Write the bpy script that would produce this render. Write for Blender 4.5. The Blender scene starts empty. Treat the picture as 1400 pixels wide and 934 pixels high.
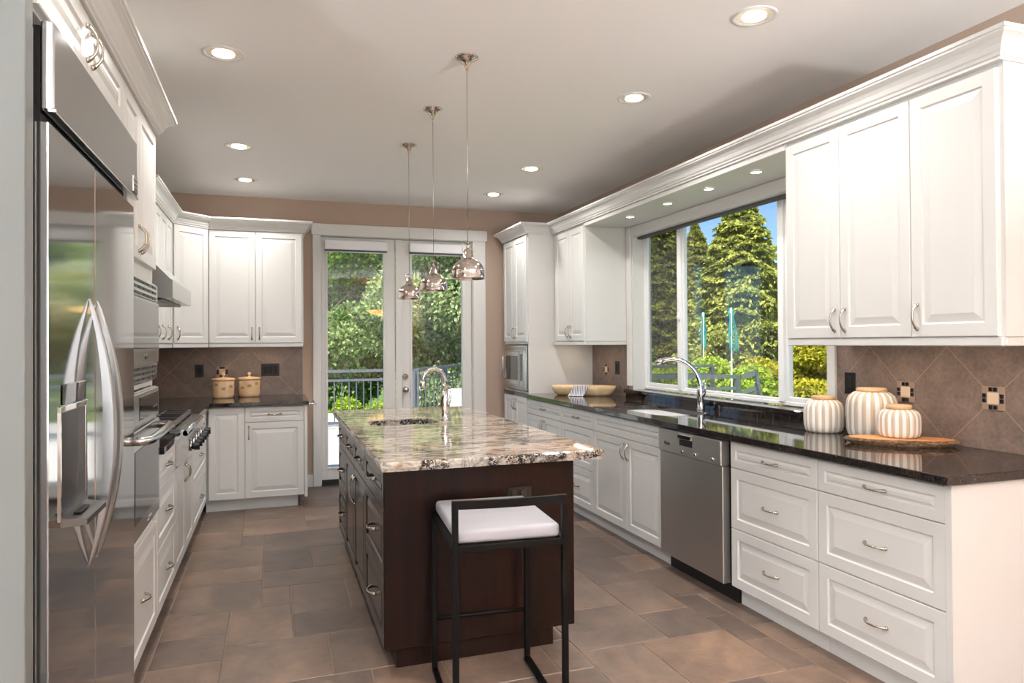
import bpy, bmesh, math, random
import numpy as np
from mathutils import Vector, Matrix

# ------------------------------------------------------------------ camera, world, light
SC = bpy.context.scene
COL = SC.collection
cd = bpy.data.cameras.new('camera')
cam = bpy.data.objects.new('camera', cd); COL.objects.link(cam); SC.camera = cam
cd.sensor_width = 36.0; cd.sensor_fit = 'HORIZONTAL'
cd.lens = 962.3 / 1400 * 36
cd.shift_x = 0.0; cd.shift_y = -(467 - 459.86) / 1400
cd.clip_start = 0.05; cd.clip_end = 300
CAMZ = 1.40
yaw, pitch, roll = math.radians(18.819), math.radians(.537), math.radians(-.362)
fwd = Vector((math.sin(yaw)*math.cos(pitch), math.cos(yaw)*math.cos(pitch), math.sin(pitch)))
rt = Vector((math.cos(yaw), -math.sin(yaw), 0)); up = rt.cross(fwd)
r2 = rt*math.cos(roll) + up*math.sin(roll); u2 = up*math.cos(roll) - rt*math.sin(roll)
cam.matrix_world = Matrix(((r2.x, u2.x, -fwd.x, 0), (r2.y, u2.y, -fwd.y, 0), (r2.z, u2.z, -fwd.z, CAMZ), (0, 0, 0, 1)))

SC.view_settings.view_transform = 'Standard'
SC.view_settings.look = 'None'
SC.view_settings.gamma = 1.0
SC.view_settings.use_curve_mapping = False
SC.view_settings.exposure = 0.14

w = bpy.data.worlds.new('world'); SC.world = w; w.use_nodes = True
wn = w.node_tree.nodes; wl = w.node_tree.links
for n in list(wn): wn.remove(n)
sky = wn.new('ShaderNodeTexSky'); sky.sky_type = 'NISHITA'; sky.sun_disc = False
sky.sun_elevation = math.radians(52); sky.sun_rotation = math.radians(215)
sky.air_density = 0.8; sky.dust_density = 0.0; sky.ozone_density = 6.0
bg = wn.new('ShaderNodeBackground'); bg.inputs['Strength'].default_value = SKY = 0.17
wo = wn.new('ShaderNodeOutputWorld')
wl.new(sky.outputs[0], bg.inputs[0]); wl.new(bg.outputs[0], wo.inputs[0])

sd = bpy.data.lights.new('sun', 'SUN'); sd.energy = 9.2; sd.angle = math.radians(.6); sd.color = (1, .95, .86)
sun = bpy.data.objects.new('sun', sd); COL.objects.link(sun)
sun.rotation_euler = Vector((.44, .50, -.95)).to_track_quat('-Z', 'Y').to_euler()

def area(name, loc, d, sx, sy, power, color=(1, 1, 1), shape='RECTANGLE', spread=180):
    l = bpy.data.lights.new(name, 'AREA'); l.shape = shape; l.size = sx; l.size_y = sy
    l.energy = power; l.color = color; l.spread = math.radians(spread)
    o = bpy.data.objects.new(name, l); COL.objects.link(o); o.location = loc
    o.rotation_euler = Vector(d).to_track_quat('-Z', 'Y').to_euler()
    return o
# fill lights in three added window openings, unseen behind the camera
XR, XL, YF, ZC = 3.0, -1.21, 7.19, 2.816          # kitchen walls, ceiling
YB = -4.6                                          # wall behind the camera
ADDEDWIN = [(-4.2, -2.7), (-2.3, -.9), (-.5, 1.0)]
for a, b in ADDEDWIN:
    area('back_fill_light', ((a+b)/2, YB-.02, 1.35), (0, 1, .35), b-a, 2.2, 28*(b-a)/1.6, (.93, .97, 1.0))

# ------------------------------------------------------------------ materials
M = {}
def mat(name, col=(.8, .8, .8), rough=.5, metal=0, spec=.5, coat=0, emis=None, estr=0, **kw):
    m = bpy.data.materials.new(name); m.use_nodes = True
    p = m.node_tree.nodes['Principled BSDF']
    p.inputs['Base Color'].default_value = (*col, 1)
    p.inputs['Roughness'].default_value = rough
    p.inputs['Metallic'].default_value = metal
    p.inputs['Specular IOR Level'].default_value = spec
    p.inputs['Coat Weight'].default_value = coat
    p.inputs['Coat Roughness'].default_value = .03
    if emis: p.inputs['Emission Color'].default_value = (*emis, 1); p.inputs['Emission Strength'].default_value = estr
    M[name] = m
    return m
class N:
    """tiny node helper"""
    def __init__(s, m): s.t = m.node_tree; s.p = s.t.nodes['Principled BSDF']
    def n(s, typ, **kw):
        x = s.t.nodes.new(typ)
        for k, v in kw.items(): setattr(x, k, v)
        return x
    def l(s, a, b): s.t.links.new(a, b)
    def coord(s, scale=(1, 1, 1), rot=(0, 0, 0), kind='Object'):
        tc = s.n('ShaderNodeTexCoord'); mp = s.n('ShaderNodeMapping')
        s.l(tc.outputs[kind], mp.inputs[0]); mp.inputs['Scale'].default_value = scale; mp.inputs['Rotation'].default_value = rot
        return mp.outputs[0]
    def noise(s, v, scale, detail=4, rough=.55, dist=0):
        x = s.n('ShaderNodeTexNoise'); s.l(v, x.inputs['Vector'])
        x.inputs['Scale'].default_value = scale; x.inputs['Detail'].default_value = detail
        x.inputs['Roughness'].default_value = rough; x.inputs['Distortion'].default_value = dist
        return x.outputs['Fac']
    def ramp(s, f, stops, interp='LINEAR'):
        x = s.n('ShaderNodeValToRGB'); s.l(f, x.inputs[0]); e = x.color_ramp.elements; x.color_ramp.interpolation = interp
        e[0].position, e[1].position = stops[0][0], stops[-1][0]
        e[0].color = (*stops[0][1], 1); e[1].color = (*stops[-1][1], 1)
        for p_, c in stops[1:-1]: y = e.new(p_); y.color = (*c, 1)
        return x.outputs[0]
    def mix(s, f, a, b, mode='MIX'):
        x = s.n('ShaderNodeMix', data_type='RGBA', blend_type=mode)
        for sock, v in ((x.inputs[0], f), (x.inputs[6], a), (x.inputs[7], b)):
            if hasattr(v, 'links'): s.l(v, sock)
            elif isinstance(v, tuple): sock.default_value = (*v, 1)
            else: sock.default_value = v
        return x.outputs[2]
    def math(s, op, a, b=None, c=None):
        x = s.n('ShaderNodeMath', operation=op)
        for i, v in enumerate((a, b, c)):
            if v is None: continue
            if hasattr(v, 'links'): s.l(v, x.inputs[i])
            else: x.inputs[i].default_value = v
        return x.outputs[0]
    def bump(s, h, strength=.2, dist=.01):
        x = s.n('ShaderNodeBump'); x.inputs['Strength'].default_value = strength; x.inputs['Distance'].default_value = dist
        s.l(h, x.inputs['Height']); s.l(x.outputs[0], s.p.inputs['Normal'])
def srgb(r, g, b):
    return tuple(((c/255)/12.92 if c/255 <= .04045 else ((c/255+.055)/1.055)**2.4) for c in (r, g, b))

mat('white_paint', srgb(219, 218, 215), .32)
mat('trim_paint', srgb(222, 221, 218), .4)
mat('ceiling_paint', srgb(247, 244, 241), .9, spec=.2)
m = mat('wall_paint', srgb(184, 163, 148), .85, spec=.25)
h = N(m); h.bump(h.noise(h.coord(), 160, 2), .05, .002)
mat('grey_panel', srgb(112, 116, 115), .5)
mat('trim_grey', srgb(128, 131, 130), .45)
mat('nickel', srgb(190, 182, 170), .22, 1)
mat('chrome', srgb(225, 222, 220), .06, 1)
mat('pendant_chrome', srgb(212, 201, 193), .05, 1)
mat('black_metal', (.002, .002, .002), .5, spec=.15)
mat('black_plastic', (.008, .008, .009), .4, spec=.4)
mat('black_matte', (.010, .010, .010), .55, spec=.3)
mat('black_glass', (.008, .008, .010), .05, coat=.5)
mat('oven_glass', (.11, .11, .11), .07, .7)
mat('white_leather', srgb(172, 171, 177), .45)
mat('vinyl', srgb(238, 239, 240), .35)
mat('shade_fabric', srgb(90, 90, 92), .8)
mat('blind_white', srgb(244, 244, 248), .5)
mat('threshold', (.02, .018, .016), .4)
mat('rubber', (.02, .02, .02), .8)
mat('bulb', (1, 1, 1), .5, emis=(1, .86, .66), estr=9)
mat('reflector', srgb(240, 225, 200), .2, .9)
mat('led', (1, 1, 1), .5, emis=(1, .93, .82), estr=6)
mat('lime_dark', (.02, .02, .02), .5)
mat('rail_grey', srgb(88, 96, 104), .5)
mat('deck_rail_wood', srgb(80, 90, 90), .6)
mat('cream_tile', srgb(214, 190, 165), .15)
mat('insert_beige', srgb(150, 128, 112), .5)
mat('teal_cloth', srgb(14, 134, 128), .7)
mat('pole_white', srgb(220, 225, 225), .4)
mat('outdoor_white', srgb(225, 225, 225), .7)

def steel(name, col, rough, axis, bands=.08):
    m = mat(name, col, rough, 1)
    h = N(m); sc = [3, 3, 3]; sc[axis] = .05
    v = h.coord(tuple(sc)); f = h.noise(v, 60, 3, .7)
    r = h.math('MULTIPLY_ADD', f, bands, rough - bands/2); h.l(r, h.p.inputs['Roughness'])
    return m
steel('steel', srgb(196, 196, 194), .20, 0)
steel('fridge_steel', srgb(200, 201, 203), .075, 1, .04)
steel('dish_steel', srgb(205, 202, 197), .42, 1)
mat('handle_steel', srgb(196, 196, 197), .3, 1)
mat('steel_dark', srgb(120, 118, 115), .3, 1)
mat('sink_steel', srgb(158, 158, 156), .25, 1)

# polished dark granite
m = mat('dark_granite', (.03, .025, .022), .045, spec=.75)
h = N(m); v = h.coord()
c = h.ramp(h.noise(v, 190, 6, .7), [(.42, (.010, .009, .009)), (.56, (.034, .028, .025)), (.66, (.085, .072, .064)), (.74, (.17, .15, .14))])
c2 = h.ramp(h.noise(v, 6, 4, .6, 1.5), [(.35, (.55, .55, .58)), (.7, (1.25, 1.15, 1.08))])
h.l(h.mix(1.0, c, c2, 'MULTIPLY'), h.p.inputs['Base Color'])
# island granite: beige, peach and grey with black crystals, streaks running across
m = mat('island_granite', (.5, .42, .34), .04, spec=.8)
h = N(m); v = h.coord((1.0, 2.8, 1.6), (0, 0, .12))
base = h.ramp(h.noise(v, 3.2, 6, .62, 1.2), [(.30, srgb(96, 84, 78)), (.40, srgb(164, 146, 132)), (.50, srgb(212, 200, 186)), (.60, srgb(204, 178, 152)), (.72, srgb(140, 122, 110))])
peach = h.ramp(h.noise(v, 1.5, 3, .5, .6), [(.52, (0, 0, 0)), (.64, (1, 1, 1))])
base = h.mix(peach, base, h.ramp(h.noise(v, 8, 5, .6), [(.35, srgb(180, 136, 104)), (.65, srgb(214, 186, 160))]))
streak = h.ramp(h.noise(v, 5.5, 9, .74, 2.2), [(.50, (0, 0, 0)), (.56, (1, 1, 1))])
base = h.mix(h.math('MULTIPLY', streak, .9), base, srgb(70, 61, 59))
v2 = h.coord((1, 1, 1)); vor = h.n('ShaderNodeTexVoronoi', feature='F1'); h.l(v2, vor.inputs['Vector']); vor.inputs['Scale'].default_value = 55
patch = h.ramp(h.noise(v, 2.4, 5, .65, 1.0), [(.50, (0, 0, 0)), (.60, (1, 1, 1))])
cry = h.ramp(h.noise(v2, 60, 4, .8, 1.4), [(.50, (0, 0, 0)), (.54, (1, 1, 1))])
base = h.mix(h.math('MULTIPLY', h.math('MULTIPLY', cry, patch), .9), base, srgb(34, 30, 34))
h.l(base, h.p.inputs['Base Color'])
# cut edge of the same stone, coarser crystals
m = mat('island_granite_edge', (.5, .42, .34), .12, spec=.7)
h = N(m); v2 = h.coord(); vor = h.n('ShaderNodeTexVoronoi', feature='F1'); h.l(v2, vor.inputs['Vector']); vor.inputs['Scale'].default_value = 46
cc = h.ramp(h.noise(v2, 14, 5, .6, 1), [(.36, srgb(110, 108, 104)), (.5, srgb(206, 200, 188)), (.64, srgb(160, 140, 124))])
pt = h.ramp(h.noise(v2, 6, 4, .6, .8), [(.44, (0, 0, 0)), (.52, (1, 1, 1))])
cry = h.ramp(h.noise(v2, 55, 4, .85, 1.6), [(.46, (0, 0, 0)), (.50, (1, 1, 1))])
h.l(h.mix(h.math('MULTIPLY', cry, pt), cc, srgb(28, 24, 26)), h.p.inputs['Base Color'])

def wood(name, c1, c2, scale, rot=(0, 0, 0), rough=.4, streak=(1, 1, .07), coat=0):
    m = mat(name, c1, rough, coat=coat); h = N(m)
    v = h.coord(streak, rot); f = h.noise(v, scale, 6, .62, .8)
    h.l(h.ramp(f, [(.3, c1), (.7, c2)]), h.p.inputs['Base Color'])
wood('island_wood', srgb(10, 6, 5), srgb(32, 15, 10), 14, rough=.34)
M['island_wood'].node_tree.nodes['Principled BSDF'].inputs['Specular IOR Level'].default_value = .22
wood('island_front', srgb(20, 14, 13), srgb(38, 27, 24), 16, rough=.2)
wood('bowl_wood', srgb(205, 172, 128), srgb(236, 210, 168), 10, streak=(1, .15, 1), rough=.5)
wood('board_wood', srgb(176, 112, 62), srgb(222, 162, 104), 9, streak=(.3, .3, 1), rough=.5)
wood('lid_wood', srgb(196, 158, 116), srgb(220, 188, 150), 14, streak=(.2, 1, 1), rough=.5)
wood('canister_wood', srgb(214, 176, 132), srgb(236, 206, 168), 9, streak=(1, 1, .6), rough=.45)
m = mat('bark', srgb(90, 66, 46), .95); h = N(m); v = h.coord((1, 1, 3)); f = h.noise(v, 60, 6, .7)
h.l(h.ramp(f, [(.35, srgb(52, 36, 26)), (.55, srgb(120, 92, 66)), (.7, srgb(178, 146, 110))]), h.p.inputs['Base Color']); h.bump(f, .6, .006)
mat('canister_patch', srgb(176, 138, 92), .5)

# ceramic stripes, painted in object space around the axis
m = mat('striped_ceramic', (.8, .8, .8), .35); h = N(m)
tc = h.n('ShaderNodeTexCoord'); sx = h.n('ShaderNodeSeparateXYZ'); h.l(tc.outputs['Object'], sx.inputs[0])
ang = h.math('ARCTAN2', sx.outputs[1], sx.outputs[0]); f = h.math('SINE', h.math('MULTIPLY', ang, 18.0))
h.l(h.ramp(h.math('MULTIPLY_ADD', f, .5, .5), [(.42, srgb(198, 182, 162)), (.56, srgb(240, 238, 234))]), h.p.inputs['Base Color'])
m = mat('striped_cloth', (.6, .6, .6), .85); h = N(m)
tc = h.n('ShaderNodeTexCoord'); sx = h.n('ShaderNodeSeparateXYZ'); h.l(tc.outputs['Object'], sx.inputs[0])
f = h.math('SINE', h.math('MULTIPLY', sx.outputs[0], 400.0))
h.l(h.ramp(h.math('MULTIPLY_ADD', f, .5, .5), [(.4, srgb(112, 110, 122)), (.6, srgb(214, 212, 214))]), h.p.inputs['Base Color'])

# floor tiles
m = mat('floor_tile', (.2, .15, .12), .42, spec=.45); h = N(m)
at_ = h.n('ShaderNodeAttribute'); at_.attribute_name = 'tile'
v = h.coord(); off = h.n('ShaderNodeVectorMath', operation='ADD')
h.l(v, off.inputs[0]); cmb = h.n('ShaderNodeCombineXYZ'); h.l(h.math('MULTIPLY', at_.outputs['Fac'], 37.0), cmb.inputs[2]); h.l(cmb.outputs[0], off.inputs[1])
f1 = h.noise(off.outputs[0], 2.4, 7, .62, .8); f2 = h.noise(off.outputs[0], 14, 6, .7, .6)
c = h.ramp(f1, [(.28, srgb(84, 71, 63)), (.45, srgb(106, 90, 80)), (.58, srgb(126, 106, 93)), (.74, srgb(156, 129, 107))])
c = h.mix(.30, c, h.ramp(f2, [(.35, srgb(82, 72, 66)), (.65, srgb(142, 126, 114))]))
tint = h.ramp(at_.outputs['Fac'], [(0, (.70, .71, .74)), (.5, (1, .98, .96)), (1, (1.2, 1.1, 1.0))])
h.l(h.mix(1.0, c, tint, 'MULTIPLY'), h.p.inputs['Base Color'])
h.bump(f2, .12, .004)
h.l(h.math('MULTIPLY_ADD', f2, .25, .26), h.p.inputs['Roughness'])
mat('grout', srgb(136, 120, 106), .8)

# diagonal backsplash tile; u axis 0=x, 1=y; line crossings at (u0, v0)
def splash_mat(name, axis, u0, v0, side=.3189):
    m = mat(name, (.2, .16, .14), .38); h = N(m)
    tc = h.n('ShaderNodeTexCoord'); sx = h.n('ShaderNodeSeparateXYZ'); h.l(tc.outputs['Object'], sx.inputs[0])
    u = h.math('SUBTRACT', sx.outputs[axis], u0); z = h.math('SUBTRACT', sx.outputs[2], v0)
    k = 1/(side*math.sqrt(2))
    lines = None; cells = []
    for op in ('ADD', 'SUBTRACT'):
        a = h.math('MULTIPLY', h.math(op, u, z), k); a = h.math('ADD', a, 100.0)
        cells.append(h.math('FLOOR', a)); fr = h.math('FRACT', a)
        d = h.math('MINIMUM', fr, h.math('SUBTRACT', 1.0, fr))
        g = h.math('LESS_THAN', d, .0068)
        lines = g if lines is None else h.math('MAXIMUM', lines, g)
    wn_ = h.n('ShaderNodeTexWhiteNoise', noise_dimensions='2D'); cb = h.n('ShaderNodeCombineXYZ')
    h.l(cells[0], cb.inputs[0]); h.l(cells[1], cb.inputs[1]); h.l(cb.outputs[0], wn_.inputs['Vector'])
    v = h.coord(); f = h.noise(v, 7, 7, .65, .5); f2 = h.noise(v, 60, 3, .6)
    c = h.ramp(f, [(.3, srgb(96, 85, 79)), (.5, srgb(117, 102, 94)), (.7, srgb(139, 121, 111))])
    c = h.mix(.25, c, h.ramp(f2, [(.35, srgb(96, 85, 79)), (.65, srgb(152, 136, 126))]))
    c = h.mix(1.0, c, h.ramp(wn_.outputs['Value'], [(0, (.86, .86, .87)), (1, (1.08, 1.05, 1.03))]), 'MULTIPLY')
    c = h.mix(lines, c, srgb(150, 129, 115))
    h.l(c, h.p.inputs['Base Color'])
    h.bump(h.math('SUBTRACT', 1.0, lines), .25, .003)
splash_mat('splash_right', 1, 2.694, 1.143)
splash_mat('splash_far', 0, -.447, 1.143)
splash_mat('splash_left', 1, 5.2, 1.143)

# glass: clear with mirror reflection by angle
def glass(name, tint=(1, 1, 1), refl=1.0):
    m = bpy.data.materials.new(name); m.use_nodes = True; t = m.node_tree
    for n in list(t.nodes): t.nodes.remove(n)
    o = t.nodes.new('ShaderNodeOutputMaterial'); mx = t.nodes.new('ShaderNodeMixShader')
    tr = t.nodes.new('ShaderNodeBsdfTransparent'); gl = t.nodes.new('ShaderNodeBsdfGlossy'); fr = t.nodes.new('ShaderNodeFresnel')
    tr.inputs[0].default_value = (*tint, 1); gl.inputs['Roughness'].default_value = .0
    ge = t.nodes.new('ShaderNodeNewGeometry'); io = t.nodes.new('ShaderNodeMath'); io.operation = 'MULTIPLY_ADD'   # same fresnel on both faces of the sheet
    io.inputs[1].default_value = 1/1.5-1.5; io.inputs[2].default_value = 1.5
    t.links.new(ge.outputs['Backfacing'], io.inputs[0]); t.links.new(io.outputs[0], fr.inputs[0])
    mu = t.nodes.new('ShaderNodeMath'); mu.operation = 'MULTIPLY'; mu.inputs[1].default_value = refl
    t.links.new(fr.outputs[0], mu.inputs[0]); t.links.new(mu.outputs[0], mx.inputs[0])
    t.links.new(tr.outputs[0], mx.inputs[1]); t.links.new(gl.outputs[0], mx.inputs[2]); t.links.new(mx.outputs[0], o.inputs[0])
    M[name] = m
glass('window_glass'); glass('screened_glass', (.72, .72, .72)); glass('door_glass')

def leafmat(name, c1, c2, trans=.35):
    m = bpy.data.materials.new(name); m.use_nodes = True; t = m.node_tree
    for n in list(t.nodes): t.nodes.remove(n)
    o = t.nodes.new('ShaderNodeOutputMaterial'); mx = t.nodes.new('ShaderNodeMixShader'); mx.inputs[0].default_value = trans
    d = t.nodes.new('ShaderNodeBsdfDiffuse'); tr = t.nodes.new('ShaderNodeBsdfTranslucent')
    a = t.nodes.new('ShaderNodeAttribute'); a.attribute_name = 'leaf'
    r = t.nodes.new('ShaderNodeValToRGB'); r.color_ramp.elements[0].color = (*c1, 1); r.color_ramp.elements[1].color = (*c2, 1)
    t.links.new(a.outputs['Fac'], r.inputs[0])
    for x in (d, tr): t.links.new(r.outputs[0], x.inputs[0])
    t.links.new(d.outputs[0], mx.inputs[1]); t.links.new(tr.outputs[0], mx.inputs[2]); t.links.new(mx.outputs[0], o.inputs[0])
    M[name] = m
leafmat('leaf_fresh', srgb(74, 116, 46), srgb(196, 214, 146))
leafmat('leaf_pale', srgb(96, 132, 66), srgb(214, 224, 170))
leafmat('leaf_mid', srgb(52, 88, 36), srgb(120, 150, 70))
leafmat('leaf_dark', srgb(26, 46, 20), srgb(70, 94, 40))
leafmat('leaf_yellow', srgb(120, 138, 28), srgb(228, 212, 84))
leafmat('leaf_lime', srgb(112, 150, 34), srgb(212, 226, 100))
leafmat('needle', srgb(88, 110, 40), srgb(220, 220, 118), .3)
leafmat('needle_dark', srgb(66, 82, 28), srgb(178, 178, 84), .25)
m = mat('trunk_bark', srgb(84, 70, 58), .9); h = N(m); h.l(h.ramp(h.noise(h.coord((1, 1, .2)), 12, 5), [(.3, srgb(50, 40, 33)), (.7, srgb(110, 94, 78))]), h.p.inputs['Base Color'])
m = mat('lawn', srgb(80, 110, 50), .95); h = N(m); h.l(h.ramp(h.noise(h.coord(), 3, 8, .7), [(.3, srgb(52, 84, 34)), (.7, srgb(120, 150, 66))]), h.p.inputs['Base Color'])
m = mat('deck_board', srgb(205, 203, 198), .7); h = N(m)
tc = h.n('ShaderNodeTexCoord'); sx = h.n('ShaderNodeSeparateXYZ'); h.l(tc.outputs['Object'], sx.inputs[0])
fr = h.math('FRACT', h.math('MULTIPLY', sx.outputs[1], 7.0)); h.l(h.mix(h.math('LESS_THAN', fr, .05), srgb(208, 206, 200), srgb(110, 108, 104)), h.p.inputs['Base Color'])

# ------------------------------------------------------------------ mesh helpers
class B:
    def __init__(s): s.bm = bmesh.new()
    def _tf(s, vs, T):
        if T is not None: bmesh.ops.transform(s.bm, matrix=T, verts=vs)
    def box(s, x0, x1, y0, y1, z0, z1, bev=0, T=None, mi=0, seg=1):
        if x0 > x1: x0, x1 = x1, x0
        if y0 > y1: y0, y1 = y1, y0
        if z0 > z1: z0, z1 = z1, z0
        r = bmesh.ops.create_cube(s.bm, size=1); vs = r['verts']
        for v in vs: v.co = Vector((x0+(v.co.x+.5)*(x1-x0), y0+(v.co.y+.5)*(y1-y0), z0+(v.co.z+.5)*(z1-z0)))
        fs = set(f for v in vs for f in v.link_faces)
        for f in fs: f.material_index = mi
        if bev > 0:
            es = list(set(e for v in vs for e in v.link_edges))
            g = bmesh.ops.bevel(s.bm, geom=es, offset=bev, segments=seg, affect='EDGES', profile=.5, clamp_overlap=True)
            vs = list(set(v for f in g['faces'] for v in f.verts) | set(v for v in vs if v.is_valid))
            for f in g['faces']: f.material_index = mi
        s._tf(vs, T); return s
    def poly(s, pts, f, smooth=False, mi=0, T=None):
        vs = [s.bm.verts.new(p) for p in pts]
        for q in f:
            try: ff = s.bm.faces.new([vs[i] for i in q]); ff.smooth = smooth; ff.material_index = mi
            except ValueError: pass
        s._tf(vs, T); return s
    def rings(s, rings, closed=True, cap=(True, True), smooth=True, mi=0, T=None, capmi=None):
        n = len(rings[0]); pts = [p for r in rings for p in r]; f = []
        for i in range(len(rings)-1):
            for j in range(n if closed else n-1):
                k = (j+1) % n; f.append((i*n+j, i*n+k, (i+1)*n+k, (i+1)*n+j))
        vs = [s.bm.verts.new(p) for p in pts]
        for q in f:
            try: ff = s.bm.faces.new([vs[i] for i in q]); ff.smooth = smooth; ff.material_index = mi
            except ValueError: pass
        for c, idx in ((cap[0], list(range(n-1, -1, -1))), (cap[1], [(len(rings)-1)*n+j for j in range(n)])):
            if c:
                try: ff = s.bm.faces.new([vs[i] for i in idx]); ff.material_index = mi if capmi is None else capmi
                except ValueError: pass
        s._tf(vs, T); return s
    def lathe(s, prof, n=32, c=(0, 0, 0), T=None, smooth=True, mi=0, cap=(True, True), ribs=0, rib=0, sq=None):
        rr = []
        for r, z in prof:
            ring = []
            for j in range(n):
                a = 2*math.pi*j/n
                q = r*(1 + (rib*abs(math.sin(a*ribs/2)) if ribs else 0))
                ring.append((c[0]+q*math.cos(a), c[1]+q*math.sin(a), c[2]+z))
            rr.append(ring)
        return s.rings(rr, True, cap, smooth, mi, T)
    def tube(s, path, rad, n=8, T=None, cap=True, mi=0, flat=None, upv=None):
        P = [Vector(p) for p in path]; m_ = len(P)
        R = rad if isinstance(rad, (list, tuple)) else [rad]*m_
        rr = []; prev = None
        for i, p in enumerate(P):
            d = (P[min(i+1, m_-1)] - P[max(i-1, 0)]).normalized()
            if prev is None:
                a = Vector(upv) if upv else (Vector((0, 0, 1)) if abs(d.z) < .9 else Vector((1, 0, 0)))
            else: a = prev
            sv = (a - d*a.dot(d)).normalized(); prev = sv; tv = d.cross(sv)
            fx, fy = flat if flat else (1, 1)
            rr.append([tuple(p + sv*math.cos(2*math.pi*j/n)*R[i]*fx + tv*math.sin(2*math.pi*j/n)*R[i]*fy) for j in range(n)])
        return s.rings(rr, True, (cap, cap), True, mi, T)
    def bar(s, a, b, w, h=None, T=None, mi=0):
        """square bar between two points"""
        h = h or w; a, b = Vector(a), Vector(b); d = (b-a).normalized()
        u = Vector((0, 0, 1)) if abs(d.z) < .95 else Vector((0, 1, 0))
        sx_ = d.cross(u).normalized()*w/2; sy_ = d.cross(sx_).normalized()*h/2
        rr = [[tuple(p+sx_+sy_), tuple(p-sx_+sy_), tuple(p-sx_-sy_), tuple(p+sx_-sy_)] for p in (a, b)]
        return s.rings(rr, True, (True, True), False, mi, T)
    def slab(s, outer, z0, z1, holes=(), mi=0, edge=None, T=None):
        """flat slab with holes from 2-D loops"""
        loops = [outer] + list(holes); tv = []; es = []
        for L in loops:
            vs = [s.bm.verts.new((x, y, z1)) for x, y in L]; tv.append(vs)
            es += [s.bm.edges.new((vs[i], vs[(i+1) % len(vs)])) for i in range(len(vs))]
        g = bmesh.ops.triangle_fill(s.bm, use_beauty=True, edges=es, normal=(0, 0, 1))
        tops = [f for f in g['geom'] if isinstance(f, bmesh.types.BMFace)]
        mp = {}
        for vs in tv:
            for v in vs: mp[v] = s.bm.verts.new((v.co.x, v.co.y, z0))
        for f in tops:
            f.material_index = mi
            nf = s.bm.faces.new([mp[v] for v in reversed(f.verts)]); nf.material_index = mi
        for vs in tv:
            for i in range(len(vs)):
                a, b = vs[i], vs[(i+1) % len(vs)]
                ff = s.bm.faces.new((a, b, mp[b], mp[a])); ff.material_index = mi if edge is None else edge
        return s
    def obj(s, name, material=None, parent=None, T=None, recalc=True):
        me = bpy.data.meshes.new(name)
        if recalc: bmesh.ops.recalc_face_normals(s.bm, faces=s.bm.faces)
        s.bm.to_mesh(me); s.bm.free()
        for k in (material if isinstance(material, (list, tuple)) else [material]):
            if k: me.materials.append(M[k])
        o = bpy.data.objects.new(name, me); COL.objects.link(o)
        if parent: o.parent = parent
        if T is not None: o.matrix_local = T
        return o
def Tm(loc=(0, 0, 0), rz=0, rx=0, ry=0, sc=1):
    return Matrix.Translation(loc) @ Matrix.Rotation(rz, 4, 'Z') @ Matrix.Rotation(ry, 4, 'Y') @ Matrix.Rotation(rx, 4, 'X') @ Matrix.Scale(sc, 4)
def tag(o, label=None, cat=None, group=None, kind=None):
    if label: o['label'] = label
    if cat: o['category'] = cat
    if group: o['group'] = group
    if kind: o['kind'] = kind
    return o
def thing(name, label, cat, loc=(0, 0, 0), rz=0, group=None):
    o = bpy.data.objects.new(name, None); COL.objects.link(o); o.empty_display_size = .1
    o.location = loc; o.rotation_euler = (0, 0, rz)
    return tag(o, label, cat, group)
def struct(name, b, m_, label=None, cat='wall'):
    return tag(b.obj(name, m_), label, cat, None, 'structure')

# ------------------------------------------------------------------ room shell
T_ = .14
# floor: individual stone tiles of mixed sizes with grout between, one surface
rng = random.Random(4)
U = .1525; gx0, gy0 = 0.247 - U*40, 3.08 - U*52
NX, NY = 66, 80
grid = np.zeros((NX, NY), bool)
b = B(); lay = b.bm.faces.layers.float.new('tile')
FX0, FX1, FY0, FY1 = -4.6, 3.14, YB-.1, YF+.06
sizes = [(3, 3), (2, 3), (3, 2), (2, 2), (3, 3), (4, 3), (3, 3), (4, 2)]
for j in range(NY):
    for i in range(NX):
        if grid[i, j]: continue
        opts = sizes[:]; rng.shuffle(opts)
        for (a, c) in opts + [(2, 1), (1, 2), (1, 1)]:
            if i+a <= NX and j+c <= NY and not grid[i:i+a, j:j+c].any():
                grid[i:i+a, j:j+c] = True; break
        x0, x1, y0, y1 = gx0+i*U+.0025, gx0+(i+a)*U-.0025, gy0+j*U+.0025, gy0+(j+c)*U-.0025
        x0, x1, y0, y1 = max(x0, FX0), min(x1, FX1), max(y0, FY0), min(y1, FY1)
        if x1-x0 < .01 or y1-y0 < .01: continue
        t = rng.random(); e = .003
        vs = [b.bm.verts.new(p) for p in ((x0, y0, -.004), (x1, y0, -.004), (x1, y1, -.004), (x0, y1, -.004), (x0+e, y0+e, 0), (x1-e, y0+e, 0), (x1-e, y1-e, 0), (x0+e, y1-e, 0))]
        for q in ((4, 5, 6, 7), (0, 1, 5, 4), (1, 2, 6, 5), (2, 3, 7, 6), (3, 0, 4, 7)):
            f = b.bm.faces.new([vs[k] for k in q]); f[lay] = t
b.box(FX0, FX1, FY0, FY1, -.16, -.0035, mi=1)
fl = struct('floor', b, ['floor_tile', 'grout'], 'brown stone tile floor in mixed tile sizes with pale grout', 'floor')

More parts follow.
